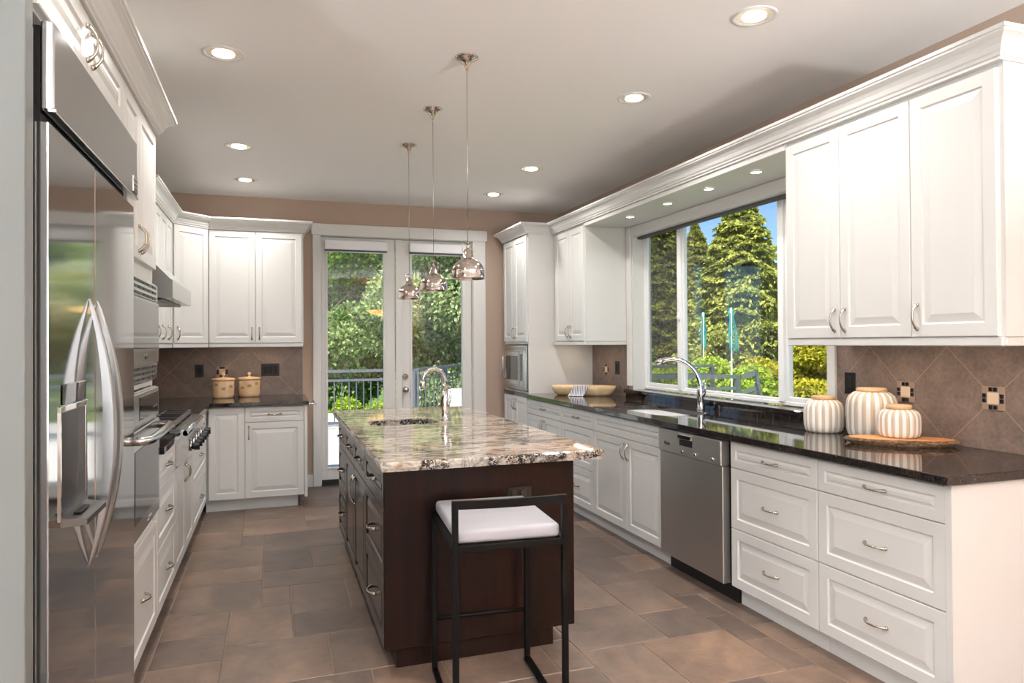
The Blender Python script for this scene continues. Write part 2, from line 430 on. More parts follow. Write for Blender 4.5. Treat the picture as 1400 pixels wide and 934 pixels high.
def wall_y(x0, x1, y0, y1, holes=(), z1=ZC, mi=0, b=None):
    """wall running along x (thickness y0..y1) with rectangular holes (xa,xb,za,zb)"""
    b = b or B(); cur = x0
    for xa, xb, za, zb in sorted(holes):
        if xa > cur: b.box(cur, xa, y0, y1, 0, z1)
        if za > 0: b.box(xa, xb, y0, y1, 0, za)
        if zb < z1: b.box(xa, xb, y0, y1, zb, z1)
        cur = xb
    if cur < x1: b.box(cur, x1, y0, y1, 0, z1)
    return b
DX0, DX1, DZ = .448, 2.022, 2.485
struct('wall_far', wall_y(XL-.14, XR+.14, YF, YF+T_, [(DX0, DX1, 0, DZ)]), 'wall_paint', 'tan painted wall around the glazed double doors')
WY0, WY1, WZ0, WZ1 = 3.21, 5.52, .985, 2.41
b = B()
b.box(XR, XR+T_+.02, YB, WY0, 0, ZC); b.box(XR, XR+T_+.02, WY1, YF, 0, ZC)
b.box(XR, XR+T_+.02, WY0, WY1, 0, WZ0-.03); b.box(XR, XR+T_+.02, WY0, WY1, WZ1, ZC)
struct('wall_right', b, 'wall_paint', 'tan painted wall behind the sink counter and wall cabinets')
struct('wall_left', B().box(XL-T_, XL, 1.90, YF, 0, ZC), 'wall_paint', 'tan painted wall behind the refrigerator and range')
struct('wall_front', B().box(-4.6, -1.22, 1.78, 1.90, 0, ZC), 'wall_paint', 'tan wall turning away beside the refrigerator')
struct('wall_living', B().box(-4.74, -4.6, YB-.1, 1.90, 0, ZC), 'ceiling_paint', 'pale side wall of the living area')
struct('wall_back', wall_y(-4.6, XR+.14, YB-.1-T_, YB-.1, [(a, c, .25, 2.45) for a, c in ADDEDWIN]), 'ceiling_paint', 'pale back wall of the living area with three added openings for fill light')
struct('ceiling', B().box(-4.74, XR+.16, YB-.3, YF+T_, ZC, ZC+.2), 'ceiling_paint', 'smooth off-white ceiling', 'ceiling')
# near end panel beside the refrigerator (the pale strip at the picture's left edge)
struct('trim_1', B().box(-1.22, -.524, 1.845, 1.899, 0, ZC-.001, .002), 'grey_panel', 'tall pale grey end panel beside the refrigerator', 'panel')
struct('baseboard_far', B().box(.30, .378, YF-.016, YF, 0, .12, .003).box(2.15, 2.37, YF-.016, YF, 0, .12, .003), 'trim_paint', 'white baseboard beside the double doors', 'baseboard')

# ------------------------------------------------------------------ double doors
C0, C1 = .379, 2.149
b = B()
b.box(C0, DX0+.008, YF-.022, YF, 0, DZ-.008, .003); b.box(DX1-.008, C1, YF-.022, YF, 0, DZ-.008, .003)
b.box(C0-.012, C1+.02, YF-.026, YF, DZ-.008, DZ+.105, .003)
struct('trim_2', b, 'trim_paint', 'white casing around the double doors', 'door casing')
b = B()   # jamb lining
b.box(DX0, DX0+.012, YF, YF+T_, 0, DZ); b.box(DX1-.012, DX1, YF, YF+T_, 0, DZ); b.box(DX0+.012, DX1-.012, YF, YF+T_, DZ-.012, DZ)
struct('trim_3', b, 'trim_paint', 'white door jamb lining', 'door casing')
def french(name, x0, x1, gx0_, gx1_, label, astr, knobs, hang):
    yd = YF+.045; t = .045
    r = thing(name, label, 'door'); r['kind'] = 'structure'
    b = B(); z0, z1, gz0, gz1 = .05, DZ-.016, .172, 2.325
    b.box(x0, gx0_, yd, yd+t, z0, z1, .002); b.box(gx1_, x1, yd, yd+t, z0, z1, .002)
    b.box(gx0_, gx1_, yd, yd+t, z0, gz0, .002); b.box(gx0_, gx1_, yd, yd+t, gz1, z1, .002)
    b.obj('door_frame', 'trim_paint', r)
    b = B(); e = .022                         # glazing bead
    for (a, c, zz0, zz1) in ((gx0_-e, gx0_, gz0-e, gz1+e), (gx1_, gx1_+e, gz0-e, gz1+e), (gx0_, gx1_, gz0-e, gz0), (gx0_, gx1_, gz1, gz1+e)):
        b.box(a, c, yd-.008, yd+.001, zz0, zz1, .003)
    b.obj('glazing_bead', 'trim_paint', r)
    B().box(gx0_-.004, gx1_+.004, yd+.018, yd+.024, gz0-.004, gz1+.004).obj('glass_pane', 'door_glass', r)
    if astr: B().box(x0-.035, x0+.032, yd-.02, yd-.001, z0, z1, .004).obj('astragal', 'trim_paint', r)
    B().box(x0, x1, yd-.004, yd+t, .012, z0, .003).obj('sweep', 'threshold', r)
    if knobs:
        for kx, kz in knobs:
            b = B(); Tk = Tm((kx, yd, kz), rx=math.pi/2)
            b.lathe([(.031, 0), (.031, .006), (.026, .009)], 24, T=Tk)
            if kz < 1: b.lathe([(.011, .008), (.011, .03), (.022, .036), (.029, .048), (.027, .06), (.014, .066), (.001, .067)], 24, T=Tk)
            else: b.lathe([(.02, .008), (.02, .014), (.006, .018), (.006, .03), (.001, .031)], 20, T=Tk)
            b.obj('door_knob' if kz < 1 else 'deadbolt', 'nickel', r)
    c = thing('roller_blind', 'white roller blind cassette above the %s door pane' % hang, 'blind', ((gx0_+gx1_)/2, yd-.01, 2.34))
    hw = (gx1_-gx0_)/2+.03
    B().box(-hw, hw, -.052, 0, 0, .092, .004).obj('cassette', 'blind_white', c)
    B().box(-hw, hw, -.054, -.006, -.012, 0, .002).obj('bottom_bar', 'shade_fabric', c)
    return r
french('door_1', DX0+.014, 1.197, .525, 1.080, 'left leaf of the white glazed double door', False, None, 'left')
french('door_2', 1.235, DX1-.014, 1.373, 1.908, 'right leaf of the white glazed double door with two round locks', True, [(1.300, 1.06), (1.300, .926)], 'right')
struct('trim_4', B().box(DX0, DX1, YF-.02, YF+T_+.02, .0, .012, .002), 'threshold', 'dark door threshold', 'threshold')

# ------------------------------------------------------------------ window over the sink
b = B()
b.box(XR-.02, XR, WY1, WY1+.07, WZ0+.03, WZ1, .003); b.box(XR-.02, XR, WY0-.06, WY0, WZ0+.03, WZ1, .003)
struct('trim_5', b, 'trim_paint', 'white casing at the sides of the sink window', 'window casing')
b = B()
b.box(XR, XR+.16, WY1-.012, WY1, WZ0, WZ1); b.box(XR, XR+.16, WY0, WY0+.012, WZ0, WZ1); b.box(XR, XR+.16, WY0+.012, WY1-.012, WZ1-.012, WZ1)
b.box(XR-.012, XR+.05, WY0, WY1, WZ1-.085, WZ1, .003)
struct('trim_6', b, 'trim_paint', 'white window reveal and head board', 'window casing')
win = thing('window_1', 'wide white vinyl three-part window above the sink', 'window'); win['kind'] = 'structure'
FXW = 3.11
def wframe(b, y0, y1, z0, z1, w, x0=FXW, x1=FXW+.05, bev=.004):
    b.box(x0, x1, y0, y0+w, z0, z1, bev); b.box(x0, x1, y1-w, y1, z0, z1, bev)
    b.box(x0, x1, y0+w, y1-w, z0, z0+w, bev); b.box(x0, x1, y0+w, y1-w, z1-w, z1, bev)
Wz0, Wz1 = WZ0+.004, WZ1-.012
b = B(); wframe(b, WY0+.012, WY1-.012, Wz0, Wz1, .026)
for ym in (4.925, 3.735): b.box(FXW-.01, FXW+.05, ym-.026, ym+.026, Wz0+.02, Wz1-.02, .004)
b.obj('window_frame', 'vinyl', win)
for ya, yb, s, gm in ((4.951, 5.482, .032, 'screened_glass'), (3.761, 4.899, .016, 'window_glass'), (3.248, 3.709, .030, 'window_glass')):
    b = B(); wframe(b, ya, yb, Wz0+.026, Wz1-.026, s, FXW+.006, FXW+.042); sh = b.obj('window_sash', 'vinyl', win)
    B().box(FXW+.022, FXW+.027, ya+s-.003, yb-s+.003, Wz0+.023+s, Wz1-.023-s).obj('window_pane', gm, sh)
B().lathe([(.022, 0), (.024, .006), (.018, .014), (.004, .017)], 20, T=Tm((FXW-.01, 4.925, 1.60), ry=-math.pi/2) @ Matrix.Diagonal((1.5, .8, 1, 1))).obj('window_latch', 'vinyl', win)
t = thing('window_roller_blind', 'rolled-up dark roller shade across the head of the sink window', 'blind', (3.005, (3.45+WY1)/2, 2.315))
hl = (WY1-.02-3.24)/2
t.location = (3.065, (3.24+WY1-.02)/2, 2.33)
B().box(-.020, .024, -hl, hl, -.026, .020, .003).obj('hem_bar', 'shade_fabric', t)
B().tube([(.015, -hl, .038), (.015, hl, .038)], .018, 16).obj('shade_roll', 'shade_fabric', t)

# stone sill ledge
tag(B().box(2.945, XR+.10, 3.05, WY1+.07, WZ0-.03, WZ0, .003).obj('window_sill_ledge', 'dark_granite'), 'polished black granite sill ledge under the sink window', 'window sill')

# ------------------------------------------------------------------ cabinetry
GAP = .0016
def front_bm(w, h, t=.02, fr=.052, flat=False, b=None, T=None):
    """raised-panel front, local x 0..w, z 0..h, outer face at y=-t, back at y=0"""
    b = b or B()
    fr = min(fr, w*.30, h*.30)
    L = [(0, 0), (0, -t+.003), (.003, -t), (fr, -t), (fr+.004, -t+.007), (fr+.009, -t+.008)]
    if not flat:
        k = min(.032, (min(w, h)-2*fr-.02)/2*.7)
        if k > .006: L += [(fr+.009+k, -t+.001)]
    rr = [[(i, y, i), (w-i, y, i), (w-i, y, h-i), (i, y, h-i)] for i, y in L]
    b.rings(rr, True, (True, True), False, T=T); return b
def handle_bm(L=.105, proj=.028, vert=False, r=.0048):
    """bow pull centred at origin; stands out towards -y"""
    b = B(); P = []; R = []
    for i in range(15):
        u = -1+2*i/14; x = u*L/2; y = -proj*(1-abs(u)**2.6)*.96 - .002
        P.append((x, y, 0)); R.append(r*(1.15-.25*abs(math.cos(u*math.pi/2))+(.45 if abs(u) > .8 else 0)))
    b.tube(P, R, 8)
    for s in (-1, 1): b.lathe([(.0085, 0), (.0085, .004), (.006, .008), (.003, .009)], 12, T=Tm((s*L/2*.98, 0, 0), rx=math.pi/2))
    if vert: bmesh.ops.rotate(b.bm, verts=b.bm.verts, matrix=Matrix.Rotation(math.pi/2, 3, 'Y'))
    return b
_HM = {}
def handle(parent, x, z, vert, m_='nickel', t=.02, L=.105):
    k = (vert, m_, L)
    if k not in _HM:
        o = handle_bm(L, vert=vert).obj('handle', m_); _HM[k] = o.data; COL.objects.unlink(o); bpy.data.objects.remove(o)
    o = bpy.data.objects.new('handle', _HM[k]); COL.objects.link(o); o.parent = parent; o.location = (x, -t-.0005, z); return o
def cabinet(name, label, loc, rz, w, d, z0, z1, fronts, group=None, paint='white_paint', toe=None, rail=None, cat='cabinet', fpaint=None, hollow=None, flat=False, shell=True):
    """loc = left end of the front face line; fronts: (kind,x0,x1,z0,z1,handle) in absolute z; handle: None|'h'|'vl'|'vr'(+z)"""
    r = thing(name, label, cat, (loc[0], loc[1], 0), rz, group)
    y0 = .021
    b = B()
    if hollow:
        cur = z0
        for ha, hb in hollow:
            b.box(0, w, y0, d, cur, ha); b.box(0, w, d-.02, d, ha, hb); b.box(0, .018, y0, d-.02, ha, hb); b.box(w-.018, w, y0, d-.02, ha, hb); cur = hb
        b.box(0, w, y0, d, cur, z1)
    else: b.box(0, w, y0, d, z0, z1)
    b.obj('carcass', paint, r)
    for f in fronts:
        kind, a, c, za, zb, hd = f[:6]
        T = Tm((a+GAP, y0, za+GAP))
        o = front_bm(c-a-2*GAP, zb-za-2*GAP, flat=flat).obj(kind, fpaint or paint, r, T)
        ww, hh = c-a-2*GAP, zb-za-2*GAP
        if hd:
            if hd == 'h': handle(o, ww/2, hh/2, False)
            else:
                hx = .030 if hd[1] == 'l' else ww-.030
                hz = {'b': .085, 't': hh-.085, 'm': hh/2}[hd[2]]
                handle(o, hx, hz, True)
    if toe: B().box(toe[0], toe[1], toe[2], d, 0, z0+.001).obj('toe_kick', toe[3] if len(toe) > 3 else paint, r)
    if rail:
        b = B(); b.box(0.004, w-.004, .006, .030, z0-.036, z0, .004)
        if 'l' in rail: b.box(.004, .022, .030, d-.006, z0-.036, z0, .003)
        if 'r' in rail: b.box(w-.022, w-.004, .030, d-.006, z0-.036, z0, .003)
        b.obj('light_rail', paint, r)
    return r
RR, RL = -math.pi/2, math.pi/2
ZB, ZT = .102, .878
S1, S2 = .731, .412
# --- right base run: front face x=2.305, facing -x. local x runs towards -y
XB = 2.305; DB = XR-XB-.002
def rb(name, label, y_far, y_near, fronts, **k): return cabinet(name, label, (XB, y_far), RR, y_far-y_near, DB, ZB, ZT, fronts, **k)
def tri(w, x0=0, x1=None):
    x1 = w if x1 is None else x1
    return [('drawer', x0, x1, S1, ZT-.008, 'h'), ('drawer', x0, x1, S2, S1, 'h'), ('drawer', x0, x1, ZB, S2, 'h')]
w = 2.546-1.912
b1 = rb('drawer_cabinet', 'wide white three-drawer base cabinet at the near end of the sink counter', 2.546, 1.905, tri(w), group=None, toe=(0, w, .065))
B().box(w-.002, 2.546-1.888, 0, DB, 0, ZT).obj('end_panel', 'white_paint', b1)
w = 3.178-2.548
rb('drawer_cabinet', 'white three-drawer base cabinet beside the dishwasher', 3.178, 2.548, tri(w), toe=(0, w, .065))
w = 4.868-3.872
rb('sink_cabinet', 'white sink base cabinet with two doors and a false front, left of the dishwasher', 4.868, 3.872,
   [('false_front', 0, w, S1, ZT-.008, None), ('door', 0, .522, ZB, S1, 'vrt'), ('door', .522, w, ZB, S1, 'vlt')], toe=(0, w, .065), hollow=[(.62, .8779)])
w = 5.494-4.870
rb('drawer_cabinet', 'white three-drawer base cabinet partly hidden behind the island corner', 5.494, 4.870, tri(w), toe=(0, w, .065))
w = 6.328-5.496
rb('base_cabinet', 'white base cabinet with a drawer over two doors, next to the tall microwave cabinet', 6.328, 5.496,
   [('drawer', 0, w, S1, ZT-.008, 'h'), ('door', 0, w/2, ZB, S1, 'vrt'), ('door', w/2, w, ZB, S1, 'vlt')], toe=(0, w, .065))
# dishwasher
t = thing('dishwasher', 'stainless steel dishwasher under the black counter', 'dishwasher', (XB, 3.868, 0), RR)
WD = 3.868-3.182
B().box(.006, WD-.02, .03, DB-.02, .10, .872).obj('tub', 'black_plastic', t)
B().box(.008, WD-.036, -.020, .028, .10, .728, .004).obj('door', 'dish_steel', t)
pn = B().box(.008, WD-.036, -.030, .028, .731, .868, .005).obj('control_panel', 'dish_steel', t)
hb = B().box(.245, .38, -.0315, -.0299, .79, .845, .003)
hb.obj('recess', 'black_plastic', pn)
B().box(.24, .385, -.044, -.030, .828, .86, .006).obj('handle', 'chrome', pn)
for i, x in enumerate((.28, .41, .58)):
    B().lathe([(.010, 0), (.010, .006), (.006, .008)], 14, T=Tm((x, -.030, .757), rx=math.pi/2)).obj('button', 'chrome', pn)
tx = bpy.data.curves.new('lettering', 'FONT'); tx.body = 'Miele'; tx.size = .030; tx.extrude = .0006; tx.materials.append(M['black_plastic'])
to = bpy.data.objects.new('lettering_curve', tx); COL.objects.link(to); bpy.context.view_layer.update()
me_ = bpy.data.meshes.new_from_object(to.evaluated_get(bpy.context.evaluated_depsgraph_get())); bpy.data.objects.remove(to)
to = bpy.data.objects.new('lettering', me_); COL.objects.link(to); to.parent = pn; to.location = (.075, -.0306, .775); to.rotation_euler = (math.pi/2, 0, 0)
B().box(0, WD-.004, .055, .10, .0, .10).obj('toe_kick', 'black_plastic', t)

# --- right wall cabinets: face x=2.57
XU = 2.57; DU = XR-XU-.002; UZ0, UZ1 = 1.412, 2.426
def ru(name, label, y_far, y_near, fronts, z0=UZ0, z1=2.4445, **k): return cabinet(name, label, (XU, y_far), RR, y_far-y_near, DU, z0, z1, fronts, **k)
w = 3.052-1.888
u1 = ru('wall_cabinet', 'large white three-door wall cabinet to the right of the window', 3.052, 1.888,
   [('door', .004, .372, UZ0, UZ1, 'vrb'), ('door', .372, .768, UZ0, UZ1, 'vlb'), ('door', .768, 1.148, UZ0, UZ1, 'vlb')], rail='lr')
u2 = ru('wall_cabinet', 'white two-door wall cabinet between the tall microwave cabinet and the window', 6.328, 5.600,
   [('door', .08, .41, UZ0, UZ1, 'vrb'), ('door', .41, .720, UZ0, UZ1, 'vlb')], rail='r')
# soffit over window with puck lights
so = tag(B().box(XU+.004, XR-.002, 3.055, 5.598, 2.412, 2.4445, .001).obj('soffit_panel', 'white_paint'), 'white soffit panel bridging the wall cabinets over the window', 'soffit')
for i, y in enumerate((5.05, 4.485, 3.974, 3.493)):
    lab = ['farthest from the camera', 'second farthest from the camera', 'second nearest to the camera', 'nearest to the camera'][i]
    p = thing('puck_light', 'small round puck light in the window soffit, %s' % lab, 'light', (2.735, y, 2.411), 0, 'puck lights in the window soffit')
    B().lathe([(.044, 0), (.044, -.004), (.036, -.007), (.030, -.003), (.030, 0)], 24, cap=(False, False)).obj('bezel', 'white_paint', p)
    B().lathe([(.030, -.001), (.030, -.0035)], 24).obj('lens', 'led', p)
    a = area('puck_lamp', (2.735, y, 2.400), (0, 0, -1), .05, .05, 2.2, (1, .93, .82), 'DISK', 150)
# --- tall microwave cabinet
XTF = 2.305; y_far, y_near = 7.04, 6.330; w = y_far-y_near
tc_ = cabinet('tall_cabinet', 'tall white cabinet holding the built-in microwave', (XTF, y_far), RR, w, XR-XTF-.002, ZB, 2.4445,
   [('door', 0.01, w/2, 1.41, UZ1+.01, 'vrb'), ('door', w/2, w-.01, 1.41, UZ1+.01, 'vlb'), ('door', 0.01, w/2, ZB, .872, 'vrt'), ('door', w/2, w-.01, ZB, .872, 'vlt')],
   toe=(0, w, .065), hollow=[(.925, 1.385)])
B().box(-.0, w, .0, .021, .874, .914, .002).obj('shelf_edge', 'dark_granite', tc_)
mw = thing('microwave_oven', 'built-in stainless microwave with trim kit in the tall cabinet', 'microwave', (XTF, y_far-.03, 0), RR)
ww = w-.06
b = B(); b.box(0, ww, .0, .02, .935, 1.375, .003); b.box(.02, ww-.02, .02, .40, .95, 1.36); b.obj('trim_kit', 'steel', mw)
for za, zb in ((1.325, 1.36), (.945, .975)):
    b = B()
    for k in range(4): b.box(.03, ww-.03, -.004, -.0005, za+.002+k*(zb-za)/4, za+(k+.55)*(zb-za)/4)
    b.obj('vent_louver', 'steel_dark', mw)
md = B().box(.03, ww-.145, -.018, 0, .985, 1.315, .004).obj('door', 'steel', mw)
B().box(.11, ww-.19, -.0195, -.0175, 1.03, 1.27, .001).obj('window', 'oven_glass', md)
B().tube([(.055, -.018, 1.03), (.055, -.034, 1.04), (.055, -.034, 1.26), (.055, -.018, 1.27)], .008, 10).obj('handle', 'steel', md)
cp = B().box(ww-.142, ww-.03, -.016, 0, .985, 1.315, .003).obj('control_panel', 'steel', mw)
B().box(ww-.12, ww-.055, -.018, -.0155, 1.03, 1.29, .001).obj('keypad', 'black_glass', cp)

# --- countertops
CT0, CT1 = .879, .914
XE = 2.342
def rrect(x0, x1, y0, y1, r, n=6):
    P = []
    for cx_, cy_, a0 in ((x1-r, y1-r, 0), (x0+r, y1-r, 90), (x0+r, y0+r, 180), (x1-r, y0+r, 270)):
        for i in range(n+1):
            a = math.radians(a0+90*i/n); P.append((cx_+r*math.cos(a), cy_+r*math.sin(a)))
    return P
SK = (2.415, 2.80, 4.03, 4.84)
b = B(); b.slab([(2.270, 1.872), (XR-.001, 1.872), (XR-.001, 6.329), (2.270, 6.329)], CT0, CT1, [list(reversed(rrect(*SK, .13, 10)))])
ct = tag(b.obj('countertop', 'dark_granite'), 'long polished black granite countertop along the window wall', 'countertop')
ct.modifiers.new('bevel', 'BEVEL').width = .003
ct.modifiers['bevel'].limit_method = 'ANGLE'
# black tile upstand between counter and ledge
b = B(); n_ = 34; L_ = (WY1+.07-3.05)/n_
for i in range(n_): b.box(2.965, XR-.0005, 3.05+i*L_+.0015, 3.05+(i+1)*L_-.0015, CT1, WZ0-.031, .0015)
b.box(2.968, XR-.0005, 3.052, WY1+.068, CT1, WZ0-.031)
tag(b.obj('tile_upstand', 'dark_granite'), 'strip of small black stone tiles below the window ledge', 'backsplash')
# undermount double sink
t = thing('kitchen_sink', 'undermount stainless steel sink in the window counter', 'sink', ((SK[0]+SK[1])/2, (SK[2]+SK[3])/2, .70))
cxs, cys = t.location[0], t.location[1]
b = B(); R_ = []
for e, z in ((-.02, CT0-.001), (-.004, CT0-.001), (-.002, CT0-.02), (.006, .72), (.03, .695), (.10, .69)):
    R_.append([(x-cxs, y-cys, z-.70) for x, y in rrect(SK[0]+e, SK[1]-e, SK[2]+e, SK[3]-e, .12, 8)])
b.rings(R_, True, (False, True)); b.obj('basin', 'sink_steel', t, recalc=False)
B().box(-.17, .17, -.012, .012, -.008, .12, .008, seg=2).obj('divider', 'sink_steel', t)
for s in (-1, 1): B().lathe([(.045, 0), (.04, .006), (.02, .003), (.001, .003)], 20, c=(0, s*.2, -.009)).obj('drain', 'chrome', t)
# window faucet
t = thing('kitchen_faucet', 'chrome arched pull-out faucet behind the window sink', 'faucet', (2.895, 4.325, CT1))
b = B(); b.lathe([(.030, 0), (.030, .006), (.025, .012), (.024, .06), (.028, .09), (.030, .12), (.026, .15), (.020, .17)], 24)
P = []; R_ = []
for i in range(17):
    u = i/16; a = u*math.radians(118)
    P.append((-.20*(1-math.cos(a))*.72, .16*(1-math.cos(a))*.72, .15+.185*math.sin(a)+.035*u)); R_.append(.018-.005*math.sin(u*math.pi*.6)+(.006*u))
b.tube(P, R_, 12); b.obj('body', 'chrome', t)
e = Vector(P[-1]); d = (Vector(P[-1])-Vector(P[-2])).normalized()
B().tube([e-d*.02, e+d*.02, e+d*.05], [.018, .021, .016], 12).obj('spray_head', 'chrome', t)
b = B(); b.tube([(.0, -.024, .10), (.0, -.045, .125), (.002, -.052, .16), (.004, -.050, .205)], [.013, .012, .008, .006], 10, flat=(1, 1)); b.obj('lever', 'chrome', t)

# --- left run: face x=-.517 facing +x, local x runs towards +y
XLF = -.517; DL = XLF-XL-.002
def lb(name, label, y0, y1, z0, z1, fronts, **k): return cabinet(name, label, (XLF, y0), RL, y1-y0, DL, z0, z1, fronts, **k)
# above-refrigerator cabinet
lb('wall_cabinet', 'white two-door cabinet above the refrigerator', 1.888, 2.918, 2.20, 2.3935,
   [('door', .03, .515, 2.205, 2.39, 'vrm'), ('door', .515, 1.03, 2.205, 2.39, 'vlm')])
# oven tower
TY0, TY1 = 2.922, 3.705; w = TY1-TY0
tw = lb('oven_cabinet', 'tall white oven tower cabinet beside the refrigerator', TY0, TY1, ZB, 2.3935,
   [('door', 0.0, .334, 1.752, 2.39, 'vrb'), ('door', .334, w-.022, 1.752, 2.39, 'vlb'), ('drawer', 0.02, w-.012, ZB, .575, 'h')], toe=(0, w, .065),
   hollow=[(.62, 1.215), (1.235, 1.69)])
# microwave / upper oven unit
OY0, OY1 = 3.000, 3.672; ow = OY1-OY0
o1 = thing('built_in_microwave', 'built-in black glass microwave with louvred steel trim above the wall oven', 'microwave', (XLF, OY0, 0), RL)
b = B(); b.box(0, ow, -.0, .018, 1.243, 1.683, .003); b.box(.02, ow-.02, .018, .45, 1.25, 1.675); b.obj('trim_frame', 'steel', o1)
for za, zb, nn in ((1.600, 1.675, 3), (1.25, 1.315, 3)):
    lv = B().box(.01, ow-.01, -.008, .0, za, zb, .002).obj('vent_panel', 'steel', o1)
    b = B(); hz = (zb-za)/nn
    for k in range(nn):
        for j in range(5): b.box(.035+j*(ow-.07)/5, .035+(j+.82)*(ow-.07)/5, -.0098, -.0078, za+hz*(k+.22), za+hz*(k+.70))
    b.obj('vent_slot', 'black_plastic', lv)
dr = B().box(.012, ow-.012, -.014, .0, 1.322, 1.592, .004).obj('door', 'steel', o1)
B().box(.02, ow-.03, -.0155, -.0135, 1.385, 1.585, .001).obj('window', 'oven_glass', dr)
B().lathe([(.010, 0), (.010, .004), (.006, .006)], 14, T=Tm((.30, -.014, 1.352), rx=math.pi/2)).obj('door_release', 'steel_dark', dr)
# wall oven
o2 = thing('wall_oven', 'stainless wall oven with a thick tubular handle below the microwave', 'oven', (XLF, OY0, 0), RL)
b = B(); b.box(0, ow, 0, .018, .625, 1.21, .003); b.box(.02, ow-.02, .018, .5, .63, 1.20); b.obj('body', 'steel', o2)
pn = B().box(.006, ow-.006, -.012, .0, 1.075, 1.206, .003).obj('control_panel', 'steel', o2)
B().box(.16, ow-.035, -.014, -.0115, 1.095, 1.19, .001).obj('display', 'black_glass', pn)
b = B()
for k in range(4): b.lathe([(.004, 0), (.004, .002)], 8, T=Tm((.50+.03*k, -.014, 1.125), rx=math.pi/2))
b.obj('button', 'steel', pn)
dr = B().box(.006, ow-.006, -.015, .0, .632, 1.062, .004).obj('door', 'steel', o2)
B().box(.04, ow-.05, -.017, -.0145, .70, .985, .001).obj('window', 'oven_glass', dr)
b = B(); yy = -.070
b.tube([(.02, -.014, 1.03), (.022, -.040, 1.03), (.035, -.060, 1.03), (.06, yy, 1.03), (ow-.06, yy, 1.03), (ow-.035, -.060, 1.03), (ow-.022, -.040, 1.03), (ow-.02, -.014, 1.03)], .017, 16)
b.obj('handle', 'steel', dr)
b = B(); b.box(.33, .37, -.0162, -.015, .655, .659); b.box(.36, .43, -.0162, -.015, .664, .668); b.obj('badge', 'outdoor_white', dr)

# refrigerator
FY0_, FY1_ = 1.925, 3.012; XFR = -.50
fr = thing('refrigerator', 'large stainless side-by-side refrigerator with ice dispenser', 'refrigerator', (XFR, FY0_, 0), RL)
FW = FY1_-FY0_ - .092       # box width; the tower begins behind it
FW = 2.918-FY0_-.006
FWF = FY1_-FY0_             # faces
b = B(); b.box(-.02, FW, .061, .66, .0, 2.172); b.box(.002, FW, .030, .061, .0, 2.16); b.obj('cabinet', 'steel_dark', fr)
B().box(0, FWF-.10, .012, .031, .0, .10, .002).obj('kick_plate', 'black_plastic', fr)
B().box(.006, FWF-.10, .018, .031, .10, 2.16).obj('gasket', 'black_plastic', fr)
FM = .463
# freezer door with opening for dispenser
dxa, dxb, dza, dzb = .095, .352, .962, 1.235
fd = B()
z0_, z1_ = .105, 1.930
for (a, c, za, zb) in ((.002, dxa, z0_, z1_), (dxb, FM-.005, z0_, z1_), (dxa, dxb, z0_, dza), (dxa, dxb, dzb, z1_)):
    fd.box(a, c, 0, .028, za, zb)
fdo = fd.obj('freezer_door', 'fridge_steel', fr)
B().box(FM+.004, FWF-.002, 0, .0155, z0_, z1_, .002).obj('fridge_door', 'fridge_steel', fr)
B().box(dxa+.015, dxb-.008, -.003, .0, 1.25, 1.302, .002).obj('display', 'black_glass', fdo)
b = B()   # recess
b.box(dxa, dxb, .075, .08, dza, dzb); b.box(dxa, dxa+.004, .0, .075, dza, dzb); b.box(dxb-.004, dxb, .0, .075, dza, dzb); b.box(dxa, dxb, .0, .075, dzb-.004, dzb); b.box(dxa, dxb, .0, .075, dza, dza+.004)
b.obj('dispenser_recess', 'steel', fdo)
b = B(); b.box(dxa-.006, dxb+.006, -.004, .0, dzb-.002, dzb+.012, .001); b.box(dxa-.006, dxa, -.004, 0, dza, dzb); b.box(dxb, dxb+.006, -.004, 0, dza, dzb); b.obj('dispenser_trim', 'chrome', fdo)
b = B(); b.poly([(dxa+.005, .0, dza+.006), (dxb-.005, .0, dza+.006), (dxb-.02, -.055, dza-.002), (dxa+.02, -.055, dza-.002), (dxa+.005, 0, dza-.016), (dxb-.005, 0, dza-.016), (dxb-.02, -.055, dza-.016), (dxa+.02, -.055, dza-.016)],
    [(0, 1, 2, 3), (4, 7, 6, 5), (3, 2, 6, 7), (0, 3, 7, 4), (1, 5, 6, 2), (0, 4, 5, 1)]); tr = b.obj('drip_tray', 'steel_dark', fdo)
B().box(dxa+.07, dxb-.09, -.03, -.012, dza+.003, dza+.008, .002).obj('drain_grille', 'black_plastic', tr)
b = B(); b.box(dxa+.08, dxb-.08, .03, .07, dzb-.06, dzb-.004, .004); b.obj('spout', 'black_plastic', fdo)
# bow handles: broad blades bowed outwards
for nm, par, hx, sgn in (('handle', fdo, FM-.073, 1), ('handle', None, FM+.024, -1)):
    rr = []; nseg = 30
    for i in range(nseg+1):
        u = -1+2*i/nseg; z = 1.150+u*.385
        outer = .066*(1-abs(u)**2.1)+.003; inner = max(.0008, outer-.006-.026*(1-abs(u)**1.5)); wd = .022*(1-abs(u)**3)+.005
        rr.append([(hx-wd/2, -inner, z), (hx-wd/2, -outer+.004, z), (hx-wd/2+.004, -outer, z), (hx+wd/2-.003, -outer-.001, z), (hx+wd/2, -outer+.003, z), (hx+wd/2, -inner, z)])
    b = B().rings(rr, smooth=False)
    par = par or [c for c in fr.children if c.name.startswith('fridge_door')][0]
    b.obj('handle', 'handle_steel', par)
gr = B().box(-.0, FWF-.002, -.012, .016, 1.958, 2.172, .004).obj('top_grille', 'fridge_steel', fr)
B().box(-.004, FWF-.01, -.018, .002, 1.952, 1.962, .002).obj('grille_lip', 'steel', gr)
b = B(); b.box(FWF-.085, FWF-.012, -.0155, -.012, 1.975, 2.035, .001); bd = b.obj('badge', 'chrome', gr)
b = B()
for k in range(3): b.box(FWF-.078, FWF-.020, -.0165, -.0153, 1.985+k*.015, 1.990+k*.015)
